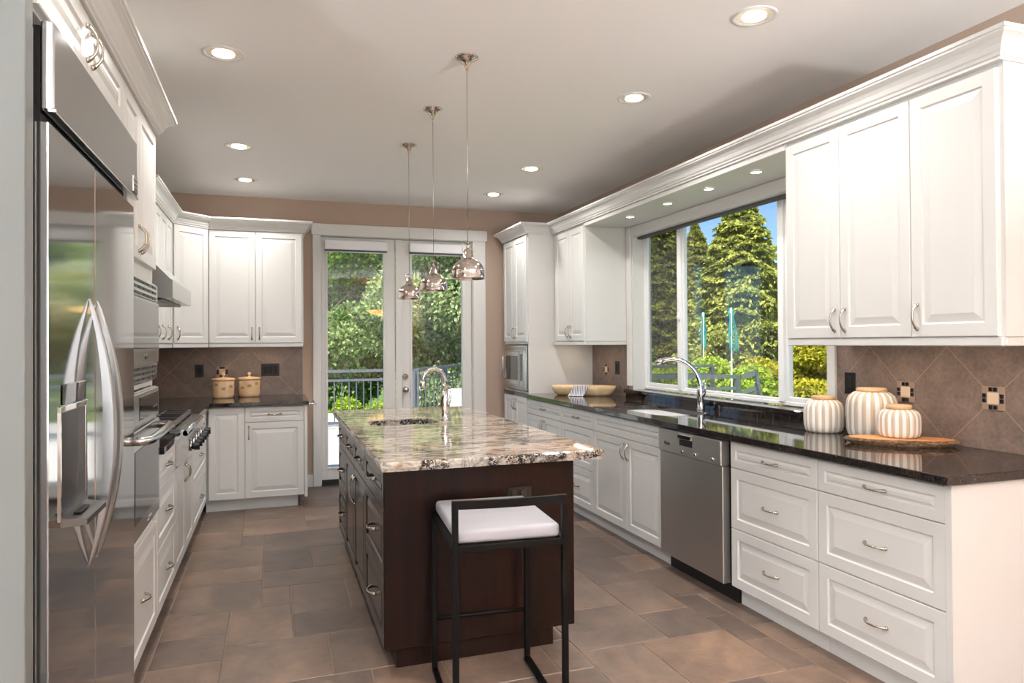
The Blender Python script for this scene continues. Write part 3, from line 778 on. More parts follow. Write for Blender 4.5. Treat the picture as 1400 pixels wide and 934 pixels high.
b.obj('badge_lettering', 'steel_dark', bd)
B().box(-.024, -.001, .030, .060, .0, 2.150, .002).obj('side_trim', 'trim_grey', fr)

# left base cabinets
w = 4.372-3.712
lc = lb('drawer_cabinet', 'white three-drawer base cabinet between oven tower and rangetop', 3.712, 4.372, ZB, ZT,
   [('drawer', 0, w, S1-.03, ZT-.008, 'h'), ('drawer', 0, w, S2, S1-.03, 'h'), ('drawer', 0, w, ZB, S2, 'h')], toe=(0, w, .065))
w = 5.296-4.374
lb('range_cabinet', 'white two-door base cabinet under the rangetop', 4.374, 5.296, ZB, .70,
   [('door', 0, w/2, ZB, .695, 'vrt'), ('door', w/2, w, ZB, .695, 'vlt')], toe=(0, w, .065))
w = 6.315-5.298
lb('drawer_cabinet', 'white drawer base cabinet in the corner past the rangetop', 5.298, 6.315, ZB, ZT,
   [('drawer', 0, w, S1, ZT-.008, 'h'), ('drawer', 0, w, S2, S1, 'h'), ('drawer', 0, w, ZB, S2, 'h')], toe=(0, w, .065))
# far base run: face y=6.34
YB2 = 6.34; DF = YF-YB2-.002
w = .262+.512
fb = cabinet('base_cabinet', 'white base cabinet with tall door, drawer and square door on the far wall', (-.506, YB2), 0, w, DF, ZB, ZT,
   [('door', .0, .286, ZB, ZT-.008, None), ('drawer', .286, w-.008, .742, ZT-.008, 'h'), ('door', .286, w-.008, ZB, .742, 'vlt')], toe=(-.02, w-.06, .065))
B().box(w-.006, w+.018, .0, DF, .085, ZT).obj('end_panel', 'white_paint', fb)
B().box(-.70, -.003, .05, DF, ZB, ZT).obj('corner_filler', 'white_paint', fb)
# towel rail on cabinet end
t = thing('towel_rail', 'short chrome towel rail on the end of the far base cabinet', 'towel rail', (.275, 6.44, .87))
b = B(); b.tube([(.085, 0, 0), (.085, .42, 0)], .009, 10); b.obj('rail', 'chrome', t)
for y in (.03, .39): B().tube([(0.0, y, 0), (.085, y, 0)], .008, 10).lathe([(.016, 0), (.014, .008)], 14, T=Tm((0.0, y, 0), ry=math.pi/2)).obj('bracket', 'chrome', t)

# L-shaped counter
b = B(); b.slab([(XL+.001, 5.300), (-.487, 5.300), (-.487, 6.312), (.298, 6.312), (.298, YF-.001), (XL+.001, YF-.001)], CT0, CT1)
o = tag(b.obj('countertop', 'dark_granite'), 'dark granite countertop wrapping the far left corner', 'countertop')
o = tag(B().box(XL+.001, -.487, 3.708, 4.370, CT0, CT1, .002).obj('countertop', 'dark_granite'), 'short dark granite countertop between oven tower and rangetop', 'countertop')
# rangetop
t = thing('rangetop', 'stainless gas rangetop with black front knobs and cast grates', 'stove', (-.517, 4.376, 0), RL)
w = 5.294-4.376
b = B(); b.box(0, w, .02, DL-.01, .703, .918, .003)
pr_ = [(.02, .703), (-.050, .735), (-.068, .760), (-.064, .895), (-.055, .915), (-.02, .926), (.03, .926)]
rr = [[(x, y, z) for y, z in pr_] + [(x, .05, .703)] for x in (0, w)]
b.rings(rr, True, (True, True), False); b.obj('body', 'steel', t)
B().tube([(.0, -.052, .900), (w, -.052, .900)], .017, 14).obj('bullnose', 'steel', t)
for k in range(6):
    x = .085+k*(w-.17)/5
    kb = B(); Tk = Tm((x, -.068, .815), rx=math.pi/2)
    kb.lathe([(.030, 0), (.030, .006), (.024, .010)], 20, T=Tk); bz = kb.obj('knob_bezel', 'chrome', t)
    kk = B(); kk.lathe([(.019, .008), (.020, .02), (.017, .040), (.016, .048), (.001, .049)], 18, T=Tk); kk.box(x-.005, x+.005, -.068-.050, -.068-.02, .792, .838, .002)
    kk.obj('knob', 'black_plastic', bz)
B().box(.02, w-.02, .004, DL-.06, .918, .928, .002).obj('burner_tray', 'black_metal', t)
for k in range(3):
    xa = .03+k*(w-.06)/3; xb = xa+(w-.06)/3-.006; b = B(); z = .962; ya, yb = .008, DL-.075
    for y in (ya, yb): b.box(xa, xb, y, y+.014, .935, z, .002)
    for x in (xa, xb-.014): b.box(x, x+.014, ya, yb, .935, z, .002)
    for q in (.25, .5, .75): b.box(xa, xb, ya+(yb-ya)*q-.006, ya+(yb-ya)*q+.006, .944, z, .002)
    xm = (xa+xb)/2; b.box(xm-.006, xm+.006, ya, yb, .944, z, .002)
    for x in (xa+.007, xb-.007):
        for y in (ya+.007, yb+.007): b.box(x-.007, x+.007, y-.007, y+.007, .926, .94)
    b.obj('grate', 'steel_dark', t)
    for q in (.25, .75): B().lathe([(.05, 0), (.045, .008), (.03, .010), (.03, .016), (.001, .017)], 20, c=(xm, ya+(yb-ya)*q, .927)).obj('burner', 'black_metal', t)
# hood
t = thing('range_hood', 'stainless sloped range hood above the rangetop', 'range hood', (-.527, 4.34, 0), RL)
w = 5.29-4.34; D = -.527-XL-.002
pr_ = [(0, 1.665), (0, 1.765), (.012, 1.772), (.30, 2.075), (D, 2.075), (D, 1.665)]
b = B(); rr = [[(x, y, z) for y, z in pr_] for x in (0, w)]
b.rings(rr, True, (True, True), False); b.obj('canopy', 'steel', t)
b = B()
for k in range(3): b.box(.04+k*.295, .04+k*.295+.28, .06, D-.08, 1.655, 1.6645, .003)
b.obj('baffle_filter', 'steel_dark', t)
cabinet('wall_cabinet', 'white cabinet box above the range hood', (-.788, 4.33), RL, .97, -.788-XL-.002, 2.077, 2.4255,
   [('door', 0, .485, 2.08, 2.42, None), ('door', .485, .97, 2.08, 2.42, None)])
# left wall cabinets and corner
UL = -.788; DUL = UL-XL-.002
w = 6.506-5.305
cabinet('wall_cabinet', 'white wall cabinet with narrow doors to the right of the range hood', (UL, 5.305), RL, w, DUL, UZ0, 2.4255,
   [('door', 0, .28, UZ0, 2.42, 'vlb'), ('door', .28, .575, UZ0, 2.42, 'vlb'), ('door', .575, .885, UZ0, 2.42, 'vlb'), ('door', .885, w-.004, UZ0, 2.42, 'vlb')], rail='l')
YU = 6.76; DFU = YF-YU-.002
dg = math.hypot(-.534+.788, YU-6.506)
cc = thing('corner_wall_cabinet', 'white diagonal corner wall cabinet with one tall door', 'cabinet', (-.788, 6.506, 0), math.radians(45))
b = B(); Li = Tm((-.788, 6.506, 0), math.radians(45)).inverted()
wp = [(-.788-.012, 6.51), (-.538, YU+.012), (-.538, YF-.002), (XL+.002, YF-.002), (XL+.002, 6.51)]
lp = [Li @ Vector((x, y, 0)) for x, y in wp]
b.slab([(p.x, p.y) for p in lp], UZ0, 2.4255); b.obj('carcass', 'white_paint', cc)
dd = front_bm(dg-.012, 2.42-UZ0-.004).obj('door', 'white_paint', cc, Tm((.006, .010, UZ0+.002))); handle(dd, .032, .085, True)
B().box(.0, dg, -.004, .02, UZ0-.036, UZ0, .003).obj('light_rail', 'white_paint', cc)
w = .274+.534
fu = cabinet('wall_cabinet', 'white two-door wall cabinet on the far wall left of the doors', (-.534, YU), 0, w, DFU, UZ0, 2.4255,
   [('door', .003, .393, UZ0, 2.42, 'vrb'), ('door', .393, w-.012, UZ0, 2.42, 'vlb')], rail='r')

# crown mouldings, mitred along the cabinet tops
CP = [(0, 0), (.008, 0), (.008, .010), (.016, .014), (.019, .024), (.026, .030), (.034, .048), (.050, .066), (.066, .074), (.072, .076), (.072, .084), (.080, .086), (.080, .100), (-.02, .100), (-.02, 0)]
def crown(path, z0, label, prof=CP, name='crown_molding', m_='white_paint'):
    P = [Vector((x, y)) for x, y in path]; nrm = []
    for i in range(len(P)-1):
        d = (P[i+1]-P[i]).normalized(); nrm.append(Vector((d.y, -d.x)))   # right-hand side is outwards
    rr = []
    for i, p in enumerate(P):
        if i == 0: o = nrm[0]
        elif i == len(P)-1: o = nrm[-1]
        else: o = (nrm[i-1]+nrm[i]); o = o/ o.dot(nrm[i])
        rr.append([(p.x+o.x*a, p.y+o.y*a, z0+c) for a, c in prof])
    b = B(); b.rings(rr, True, (True, True), False)
    return tag(b.obj(name, m_), label, 'crown molding')
e = .004
crown([(XL+.04, TY1+.0), (XLF, TY1), (XLF, 1.89)][::-1], 2.392, 'white crown molding over the refrigerator and oven tower') if False else None
crown([(XLF, 1.89), (XLF, TY1), (XL+.03, TY1)], 2.394, 'white crown molding over the refrigerator and oven tower')
crown([(UL, 5.14), (UL, 6.506), (-.534, YU), (.276, YU), (.276, YF-.01)], 2.426, 'white crown molding turning the far left corner')
crown([(XTF+.0, 7.04), (XTF, 6.33), (XU, 6.33), (XU, 1.888), (XR-.004, 1.888)][::1], 2.445, 'long white crown molding over the right-hand cabinets and window') if False else None
def crown_l(path, z0, label):
    # path walked so that the room lies on its left: mirror the normal
    prof = [(-a, c) for a, c in CP]
    return crown(path, z0, label, prof)
crown([(XTF+.08, 7.04), (XTF, 7.04), (XTF, 6.33), (XU, 6.33), (XU, 1.888), (XR-.004, 1.888)], 2.445, 'long white crown molding over the right-hand cabinets and window',
      [(a, c) for a, c in CP]) 

# ------------------------------------------------------------------ backsplashes with mosaic inserts
def insert(parent, T):
    s = .052
    o = B().box(-s, s, -.005, -.0002, -s, s, .001).obj('mosaic_insert', 'insert_beige', parent, T)
    b = B(); q = .0185
    for sx_, sz in ((-1, 1), (1, 1), (-1, -1), (1, -1)):
        b.box(sx_*.0015, sx_*(.0015+q), -.008, -.004, sz*.030, sz*(.030+q), .001)
        b.box(sx_*.030, sx_*(.030+q), -.008, -.004, sz*.0015, sz*(.0015+q), .001)
    b.obj('glass_tiles', 'black_glass', o)
    B().box(-.026, .026, -.008, -.004, -.026, .026, .0015).obj('centre_tile', 'cream_tile', o)
def plate(name, label, x, y, z, rz, w=.075, h=.118, kind='outlet', gangs=1):
    t = thing(name, label, 'switch' if kind == 'switch' else 'outlet', (x, y, z), rz)
    pl = B().box(-w/2, w/2, -.010, -.0045, -h/2, h/2, .002).obj('cover_plate', 'black_plastic', t)
    for g in range(gangs):
        cx_ = (g-(gangs-1)/2)*.046
        b = B(); b.box(cx_-.017, cx_+.017, -.0125, -.0095, -.034, .034, .0015)
        oo = b.obj('rocker' if kind == 'switch' else 'socket', 'black_matte', t)
        if kind != 'switch':
            b = B()
            for zz in (-.018, .018):
                for xx in (-.006, .006): b.box(cx_+xx-.0012, cx_+xx+.0012, -.0130, -.0120, zz-.004, zz+.004)
            b.obj('socket_slot', 'threshold', oo)
ys = XR-.0045
r = B().box(XR-.0045, XR-.0003, 1.60, WY0-.061, CT1+.0005, 1.41).box(XR-.0045, XR-.0003, WY1+.071, 6.329, CT1+.0005, 1.41).obj('tile_backsplash', 'splash_right')
tag(r, 'brown diagonal tile backsplash on the window wall', 'backsplash', None, 'structure')
for y in (2.694, 2.243, 6.02): insert(r, Tm((XR-.0045, y, 1.143), RR))
r = B().box(XL+.0003, .28, YF-.0045, YF-.0003, CT1+.0005, 1.41).obj('tile_backsplash', 'splash_far')
tag(r, 'brown diagonal tile backsplash on the far wall', 'backsplash', None, 'structure')
insert(r, Tm((-.447, YF-.0045, 1.143)))
r = B().box(XL+.0003, XL+.0045, 3.71, YF-.005, CT1+.0005, 2.07).obj('tile_backsplash', 'splash_left')
tag(r, 'brown diagonal tile backsplash behind the rangetop', 'backsplash', None, 'structure')
plate('wall_outlet', 'black outlet on the backsplash behind the striped jars', XR, 3.052, 1.168, RR)
plate('wall_switch', 'black switch beside the far edge of the sink window', XR, 5.80, 1.165, RR, kind='switch')
plate('wall_outlet', 'single black outlet to the left of the wooden canisters', -.646, YF, 1.155, 0)
plate('wall_switch', 'wide black switch plate to the right of the wooden canisters', -.018, YF, 1.155, 0, .165, .118, 'switch', 3)

# ------------------------------------------------------------------ island
IX0, IX1, IY0, IY1 = .446, 1.322, 3.02, 5.15
t = thing('kitchen_island', 'dark wood kitchen island with drawers, doors and a granite top', 'kitchen island', (0, 0, 0)); isl = t
b = B(); b.box(IX0+.022, IX1, IY0+.02, IY1, .10, .55); b.box(IX0+.022, IX1, IY0+.02, 4.15, .55, .868); b.box(IX0+.022, IX1, 4.60, IY1, .55, .868)
b.box(IX0+.022, .50, 4.15, 4.60, .55, .868); b.box(1.10, IX1, 4.15, 4.60, .55, .868)
b.obj('carcass', 'island_wood', t)
B().box(IX0+.004, IX1+.006, IY0, IY0+.02, .092, .868, .0015).obj('end_panel', 'island_wood', t)
B().box(.503, 1.232, 3.052, IY1-.06, 0, .10).obj('plinth', 'island_wood', t)
def ifront(kind, ya, yb, za, zb, hd):
    T = Matrix.Translation((IX0+.021, yb-GAP, za+GAP)) @ Matrix.Rotation(RR, 4, 'Z')
    o = front_bm(yb-ya-2*GAP, zb-za-2*GAP, fr=.045, flat=False).obj(kind, 'island_front', isl, T)
    ww, hh = yb-ya-2*GAP, zb-za-2*GAP
    if hd == 'h': handle(o, ww/2, hh/2, False, L=.115)
    elif hd: handle(o, .028 if hd == 'vl' else ww-.028, hh-.13, True, L=.15)
for ya, yb, k in ((3.024, 3.655, 0), (3.655, 4.155, 1), (4.155, 4.655, 2), (4.655, 5.148, 0)):
    ifront('drawer', ya, yb, .690, .862, 'h')
    if k == 0: ifront('drawer', ya, yb, .400, .690, 'h'); ifront('drawer', ya, yb, .096, .400, 'h')
    else: ifront('door', ya, yb, .096, .690, 'vl' if k == 1 else 'vr')
# granite top with prep-sink hole, rough chiselled edge
PS = (.555, .975, 4.215, 4.535)
ox0, ox1, oy0, oy1 = .418, 1.430, 2.905, 5.32
def edge_loop(inset):
    P = []; n1, n2 = 60, 110
    for (a, c), (d, e2), n_ in (((ox0, oy0), (ox1, oy0), n1), ((ox1, oy0), (ox1, oy1), n2), ((ox1, oy1), (ox0, oy1), n1), ((ox0, oy1), (ox0, oy0), n2)):
        for i in range(n_): P.append([a+(d-a)*i/n_, c+(e2-c)*i/n_])
    cx_, cy_ = (ox0+ox1)/2, (oy0+oy1)/2
    return [(cx_+(x-cx_)*(1-inset/(.5*(ox1-ox0))), cy_+(y-cy_)*(1-inset/(.5*(oy1-oy0)))) for x, y in P]
b = B(); b.slab(edge_loop(.006), .906, .912, [list(reversed(rrect(*PS, .09, 8)))])
rg = random.Random(3)
L0, L1, L2, L3 = edge_loop(.006), edge_loop(0), edge_loop(.001), edge_loop(.008)
def jit(L, z, a): return [(x+rg.uniform(-a, a), y+rg.uniform(-a, a), z+rg.uniform(-a, a)*.6) for x, y in L]
b.rings([[(x, y, .9115) for x, y in L0], jit(L1, .905, .0010), jit(L1, .897, .0016), jit(L2, .887, .0018), jit(L3, .874, .0012)], True, (False, False), False, mi=1)
b.slab(edge_loop(.009), .870, .906, [list(reversed(rrect(*PS, .09, 8)))], mi=1)
tp = b.obj('granite_top', ['island_granite', 'island_granite_edge'], isl)
# prep sink
s_ = thing('prep_sink', 'small undermount prep sink set in the island top', 'sink', ((PS[0]+PS[1])/2, (PS[2]+PS[3])/2, .70))
b = B(); R_ = []
for e2, z in ((-.015, .868), (-.003, .868), (0, .85), (.008, .72), (.03, .70), (.08, .695)):
    R_.append([(x-s_.location[0], y-s_.location[1], z-.70) for x, y in rrect(PS[0]+e2, PS[1]-e2, PS[2]+e2, PS[3]-e2, .085, 8)])
b.rings(R_, True, (False, True)); b.obj('basin', 'sink_steel', s_, recalc=False)
B().lathe([(.035, 0), (.03, .005), (.001, .003)], 18, c=(0, 0, -.005)).obj('drain', 'chrome', s_)
# island faucet
t = thing('island_faucet', 'tall chrome gooseneck faucet on the granite island', 'faucet', (1.035, 4.36, .912))
b = B(); b.lathe([(.028, 0), (.028, .01), (.023, .014), (.022, .05), (.030, .085), (.030, .10), (.022, .15), (.016, .19)], 24)
P = [(0, 0, .18), (0, 0, .24)]
for i in range(15):
    a = math.pi*i/14; P.append((-.075*(1-math.cos(a)), -.02*(1-math.cos(a)), .24+.078*math.sin(a)))
P = [(x, y, z+.01) for x, y, z in P]
b.tube(P, .0125, 12); b.obj('body', 'chrome', t)
P2 = [(P[-1][0], P[-1][1], P[-1][2]+.002), (P[-1][0]-.001, P[-1][1], P[-1][2]-.02), (P[-1][0]-.002, P[-1][1], P[-1][2]-.045)]
B().tube(P2, [.014, .016, .015], 12).obj('spray_head', 'chrome', t)
b = B(); b.tube([(.02, 0, .10), (.035, .0, .135), (.036, 0, .17), (.032, 0, .20)], [.011, .009, .006, .005], 10); b.obj('lever', 'chrome', t)
b = B(); b.lathe([(.018, 0), (.018, .012), (.012, .02), (.001, .021)], 16, c=(.035, 0, .215)); 
# outlet on island end
t = thing('island_outlet', 'black double outlet set in the end of the island', 'outlet', (1.058, IY0, .718), 0)
pl = B().box(-.058, .058, -.006, -.0002, -.03, .03, .002).obj('cover_plate', 'black_plastic', t)
for xx in (-.022, .022): B().box(xx-.016, xx+.016, -.008, -.0055, -.018, .018, .003).obj('socket', 'black_glass', t)

# ------------------------------------------------------------------ stool
t = thing('bar_stool', 'black metal bar stool with white leather seat at the island end', 'stool', (.838, 2.69, 0), math.radians(-4.3))
hw, hd_ = .205, .262; q = .022
b = B()
for s in (-1, 1):
    b.box(s*hw-q/2, s*hw+q/2, -hd_-q/2, -hd_+q/2, 0, .838, .002)           # near upright
    b.box(s*hw-q/2, s*hw+q/2, hd_-q/2, hd_+q/2, 0.0, .670, .002)            # far upright
    b.box(s*hw-q/2, s*hw+q/2, -hd_, hd_, 0, q, .002)                        # floor runner
    b.box(s*hw-q/2, s*hw+q/2, -hd_, hd_, .655, .677, .002)
b.box(-hw, hw, -hd_-q/2, -hd_+q/2, .655, .677, .002); b.box(-hw, hw, hd_-q/2, hd_+q/2, .655, .677, .002)
b.obj('frame', 'black_metal', t)
b = B(); P = []
for i in range(13):
    u = -1+2*i/12; P.append((u*hw, -hd_-.028*(1-u*u)*-1.0, .824-.010*(1-u*u)))
rr = []
for x, y, z in P: rr.append([(x, y-.008, z-.016), (x, y+.008, z-.016), (x, y+.008, z+.014), (x, y-.008, z+.014)])
b.rings(rr, True, (True, True), False); b.obj('backrest', 'black_metal', t)
b = B(); b.tube([(-hw, hd_, .225), (hw, hd_, .225)], .009, 8); b.obj('footrest', 'black_metal', t)
b = B(); b.box(-hw+.006, hw-.012, -hd_+.014, hd_+.000, .6775, .728, .015, seg=4)
for f in b.bm.faces: f.smooth = True
b.obj('seat', 'white_leather', t)
for s in (-1, 1): B().lathe([(.010, 0), (.010, .010)], 10, c=(s*hw, hd_+q/2+.006, .0)).obj('foot_cap', 'pole_white', t)

# ------------------------------------------------------------------ ceiling lights
spots = [(-.22, 3.675, 'nearest on the left of the pendants'), (-.22, 5.37, 'second on the left of the pendants'), (-.215, 6.45, 'farthest on the left, near the far wall'),
         (1.99, 2.544, 'nearest on the right, at the picture top'), (1.99, 3.62, 'second from the camera on the right'), (2.0, 5.356, 'third from the camera on the right'), (2.0, 6.39, 'farthest on the right, near the far wall'),
         (-.22, 1.9, 'behind'), (1.99, .9, 'behind'), (-.22, -.6, 'behind'), (1.99, -1.0, 'behind'), (.9, .4, 'behind'), (-2.6, -1.6, 'behind')]  # this row is unseen, added to raise the room's brightness
for x, y, lab in spots:
    inview = lab != 'behind'
    t = thing('recessed_light', ('recessed round ceiling light, %s' % lab) if inview else 'added recessed round ceiling light, unseen behind the camera', 'light', (x, y, ZC), 0, 'recessed ceiling lights' if inview else 'added recessed ceiling lights behind the camera')
    B().lathe([(.098, 0), (.098, -.003), (.088, -.006), (.080, -.003), (.074, -.001)], 40, cap=(False, False)).obj('trim_ring', 'white_paint', t)
    B().lathe([(.080, -.0005), (.080, -.002)], 40).obj('reflector', 'reflector', t)
    B().lathe([(.052, -.002), (.050, -.006), (.03, -.010), (.001, -.011)], 24).obj('bulb', 'bulb', t)
    area('recessed_lamp', (x, y, ZC-.014), (0, 0, -1), .11, .11, (8 if y > 6 else 10.5) if inview else 6, (1, .97, .94), 'DISK', 150)

# pendants
PZ = 1.718
for i, (x, y) in enumerate(((.916, 3.354), (.922, 4.162), (.924, 4.968))):
    lab = ['nearest of the three', 'middle of the three', 'farthest of the three'][i]
    t = thing('pendant_lamp', 'mirror-chrome dome pendant lamp over the island, %s' % lab, 'lamp', (x, y, PZ), 0, 'chrome pendants over the island')
    R0 = .083; pr_ = [(R0, 0), (R0+.001, .004), (R0, .006), (R0-.001, .034), (R0-.002, .040), (R0-.005, .052), (R0-.011, .065), (R0-.021, .077), (R0-.034, .087), (.036, .095), (.028, .100), (.025, .103), (.025, .120), (.020, .126), (.019, .142), (.012, .147), (.006, .148)]
    inn = [(r_-.003, z-.002) for r_, z in reversed(pr_[:-1])]
    b = B(); b.lathe([(.001, .145)]+[(max(.001, r_), z) for r_, z in inn]+pr_+[(.001, .148)], 48, cap=(False, False)); b.obj('shade', 'pendant_chrome', t)
    b = B()
    for s in (-1, 1): b.tube([(s*.019, 0, .130), (s*.028, 0, .134), (s*.028, 0, .170), (s*.006, 0, .173)], .0022, 8)
    b.lathe([(.006, .147), (.009, .156), (.004, .160), (.004, .170), (.009, .173), (.009, .179), (.003, .183)], 14); b.obj('yoke', 'nickel', t)
    B().tube([(0, 0, .178), (0, 0, ZC-PZ-.02)], .0016, 6).obj('cord', 'nickel', t)
    zc = ZC-PZ
    B().lathe([(.058, zc-.001), (.058, zc-.006), (.050, zc-.012), (.034, zc-.018), (.022, zc-.028), (.016, zc-.040), (.010, zc-.052), (.007, zc-.066), (.002, zc-.07)][::-1], 32).obj('canopy', 'pendant_chrome', t)
    bl = B().lathe([(.001, .035), (.016, .04), (.022, .055), (.018, .072), (.012, .085), (.010, .11)][::1], 18).obj('bulb', 'bulb', t)
# bowl chandelier in the living area (seen mirrored in the door glass)
t = thing('bowl_chandelier', 'amber glass bowl chandelier hung on cords in the living area', 'lamp', (2.42, -1.52, 2.02))
mat('amber_bowl', srgb(220, 150, 80), .4, emis=(1, .55, .22), estr=9)
B().lathe([(.001, 0), (.10, .01), (.24, .04), (.36, .09), (.42, .13), (.43, .135), (.40, .13), (.34, .10), (.22, .055), (.001, .02)], 40, cap=(False, False)).obj('bowl', 'amber_bowl', t)
for k in range(3):
    a = 2*math.pi*k/3+.4; B().tube([(.40*math.cos(a), .40*math.sin(a), .13), (.0, 0, .62)], .004, 6).obj('cord', 'nickel', t)
B().tube([(0, 0, .60), (0, 0, ZC-2.02)], .006, 8).lathe([(.06, ZC-2.02-.02), (.06, ZC-2.02)], 20).obj('stem', 'nickel', t)

# added torchiere lamps, out of view, bouncing fill light off the ceiling
for x, y, lab in ((-2.4, -1.3, 'on the left'), (2.5, -1.3, 'on the right')):
    t = thing('fill_floor_lamp', 'added brushed torchiere fill lamp, unseen behind the camera, ' + lab, 'lamp', (x, y, 0))
    B().lathe([(.001, 0), (.14, 0), (.14, .012), (.03, .025), (.012, .03), (.012, 1.66), (.03, 1.69), (.001, 1.69)], 28).obj('pole', 'nickel', t)
    B().lathe([(.03, 1.69), (.10, 1.72), (.17, 1.78), (.165, 1.78), (.09, 1.73), (.001, 1.705)], 32, cap=(False, False)).obj('lamp_shade', 'nickel', t)
    area('ceiling_fill_light', (x, y, 1.785), (0, 0, 1), .3, .3, 430, (.95, .98, 1), 'DISK', 180)
# under-cabinet strips (real fittings under the wall cabinets)
for nm, loc, sx_, sy, pw, par in (('under_cabinet_lamp', (2.74, 2.47, 1.405), .03, 1.0, 2.4, 0), ('under_cabinet_lamp', (2.74, 5.95, 1.405), .03, .5, .9, 0), ('under_cabinet_lamp', (-.13, 6.93, 1.405), .6, .03, 1.3, 0), ('under_cabinet_lamp', (-.95, 5.9, 1.405), .03, .8, 1.0, 0)):
    area(nm, loc, (0, 0, -1), sx_, sy, pw, (1, .80, .60))
    lab = {2.47: 'slim light strip under the large right wall cabinet', 5.95: 'slim light strip under the wall cabinet beside the tall cabinet', 6.93: 'slim light strip under the far wall cabinet', 5.9: 'slim light strip under the cabinets beside the hood'}[loc[1]]
    tag(B().box(loc[0]-sx_/2-.006, loc[0]+sx_/2+.006, loc[1]-sy/2-.006, loc[1]+sy/2+.006, 1.4065, 1.4118, .001).obj('light_strip', 'white_paint'), lab, 'light')

# ------------------------------------------------------------------ things on the counters
def jar(x, y, z, R, H, label):
    t = thing('ceramic_jar', label, 'jar', (x, y, z), .2, 'striped ceramic jars on the right-hand counter')
    n_ = 144; pr_ = [(.001, 0), (.78, 0), (.86, .012), (.93, .06), (.985, .18), (1, .40), (.995, .60), (.97, .72), (.88, .83), (.70, .90), (.60, .915)]
    b = B(); b.lathe([(r_*R if r_ > .01 else .001, h_*H) for r_, h_ in pr_], n_, ribs=36, rib=.028, cap=(True, True)); b.obj('body', 'striped_ceramic', t)
    b = B(); k = H*.90; lr = R*.60
    b.lathe([(.001, k), (lr*.86, k), (lr, k+.006), (lr*1.02, k+.012), (lr, k+.019), (lr*.93, k+.023), (.001, k+.024)], 40); b.obj('lid', 'lid_wood', t)
jar(2.800, 3.040, CT1, .098, .188, 'medium striped ceramic jar standing alone by the window')
jar(2.868, 2.785, CT1, .117, .250, 'tallest striped ceramic jar behind the bark board')
# live-edge board
t = thing('bark_board', 'oval live-edge wooden board with rough bark rim', 'serving board', (2.775, 2.530, CT1), math.atan2(-.63, .777))
rg = random.Random(7); n_ = 90; la, lb_ = .235, .098
def bl(sc, z, j): return [((la*sc)*math.cos(2*math.pi*i/n_)*(1+j*rg.uniform(-1, 1)), (lb_*sc)*math.sin(2*math.pi*i/n_)*(1+j*rg.uniform(-1, 1)*1.5+.05*math.sin(5*2*math.pi*i/n_)), z) for i in range(n_)]
b = B(); b.rings([bl(.88, 0, .008), bl(.95, .008, .022), bl(1.02, .019, .022), bl(1.0, .030, .008), bl(.93, .0305, .004)], True, (True, False), False); b.obj('bark_rim', 'bark', t)
rg = random.Random(7); b = B(); b.rings([bl(.94, .0, .0), bl(.94, .0312, .0), bl(.92, .0320, .0)], True, (True, True), False)
for v in b.bm.verts: v.co.z = max(v.co.z, .022)
b.obj('board_top', 'board_wood', t)
jar(2.800, 2.560, CT1+.0322, .091, .142, 'smallest striped ceramic jar standing on the bark board')
# dough bowl + cloth
bx, by = 2.705, 5.915; dth = math.atan2(-.39, .45)
t = thing('dough_bowl', 'long pale wooden dough bowl on the black counter', 'bowl', (bx, by, CT1), dth)
def el(a, c, z, n_=48): return [(a*math.copysign(abs(math.cos(2*math.pi*i/n_))**.7, math.cos(2*math.pi*i/n_)), c*math.copysign(abs(math.sin(2*math.pi*i/n_))**.85, math.sin(2*math.pi*i/n_)), z) for i in range(n_)]
b = B(); b.rings([el(.24, .075, 0), el(.275, .095, .02), el(.298, .11, .06), el(.305, .115, .088), el(.298, .108, .090), el(.280, .095, .06), el(.24, .07, .025), el(.10, .03, .018)]); b.obj('bowl', 'bowl_wood', t)
t2 = thing('striped_cloth', 'grey and white striped cloth draped over the dough bowl', 'cloth', (bx, by, CT1), dth)
nx, ny = 14, 26; rr = []
path = [(-.165, .004), (-.150, .006), (-.135, .02), (-.127, .05), (-.124, .080), (-.121, .093), (-.114, .0965), (-.105, .093), (-.090, .062), (-.06, .035), (-.02, .030), (.03, .03), (.07, .045), (.092, .075)]
for (yy, zz) in path:
    rr.append([(-.105+u*.145/(nx-1)+.55*zz+.05*max(0, yy), yy+.0015*math.sin(u*1.1), zz+.0012*math.sin(u*1.7+yy*30)+.001) for u in range(nx)])
b = B(); b.rings(rr, False, (False, False)); o = b.obj('cloth', 'striped_cloth', t2); o.modifiers.new('s', 'SOLIDIFY').thickness = .0025
# canisters
def canister(x, y, rz, label):
    t = thing('wooden_canister', label, 'canister', (x, y, CT1), rz, 'wooden canisters on the far counter')
    b = B(); b.lathe([(.001, 0), (.082, 0), (.090, .010), (.0935, .03), (.0945, .08), (.0955, .150), (.090, .158), (.001, .158)], 44)
    bd = b.obj('body', 'canister_wood', t)
    for k in range(9):
        a0 = k*.72; z_ = .075+.018*(k % 3)
        rr = [[(.0958*math.cos(a0+u*.09), .0958*math.sin(a0+u*.09), z_+v_) for u in range(5)] for v_ in (0, .024)]
        B().rings(rr, False, (False, False)).obj('inlay', 'canister_patch', bd)
    b = B(); b.lathe([(.001, .158), (.097, .158), (.101, .163), (.101, .172), (.094, .178), (.040, .184), (.012, .187), (.009, .193), (.009, .200), (.016, .208), (.017, .218), (.010, .226), (.001, .228)], 44)
    b.obj('lid', 'canister_wood', t)
canister(-.425, 6.955, .3, 'wooden lidded canister on the left of the pair')
canister(-.203, 7.030, 1.7, 'wooden lidded canister on the right of the pair')

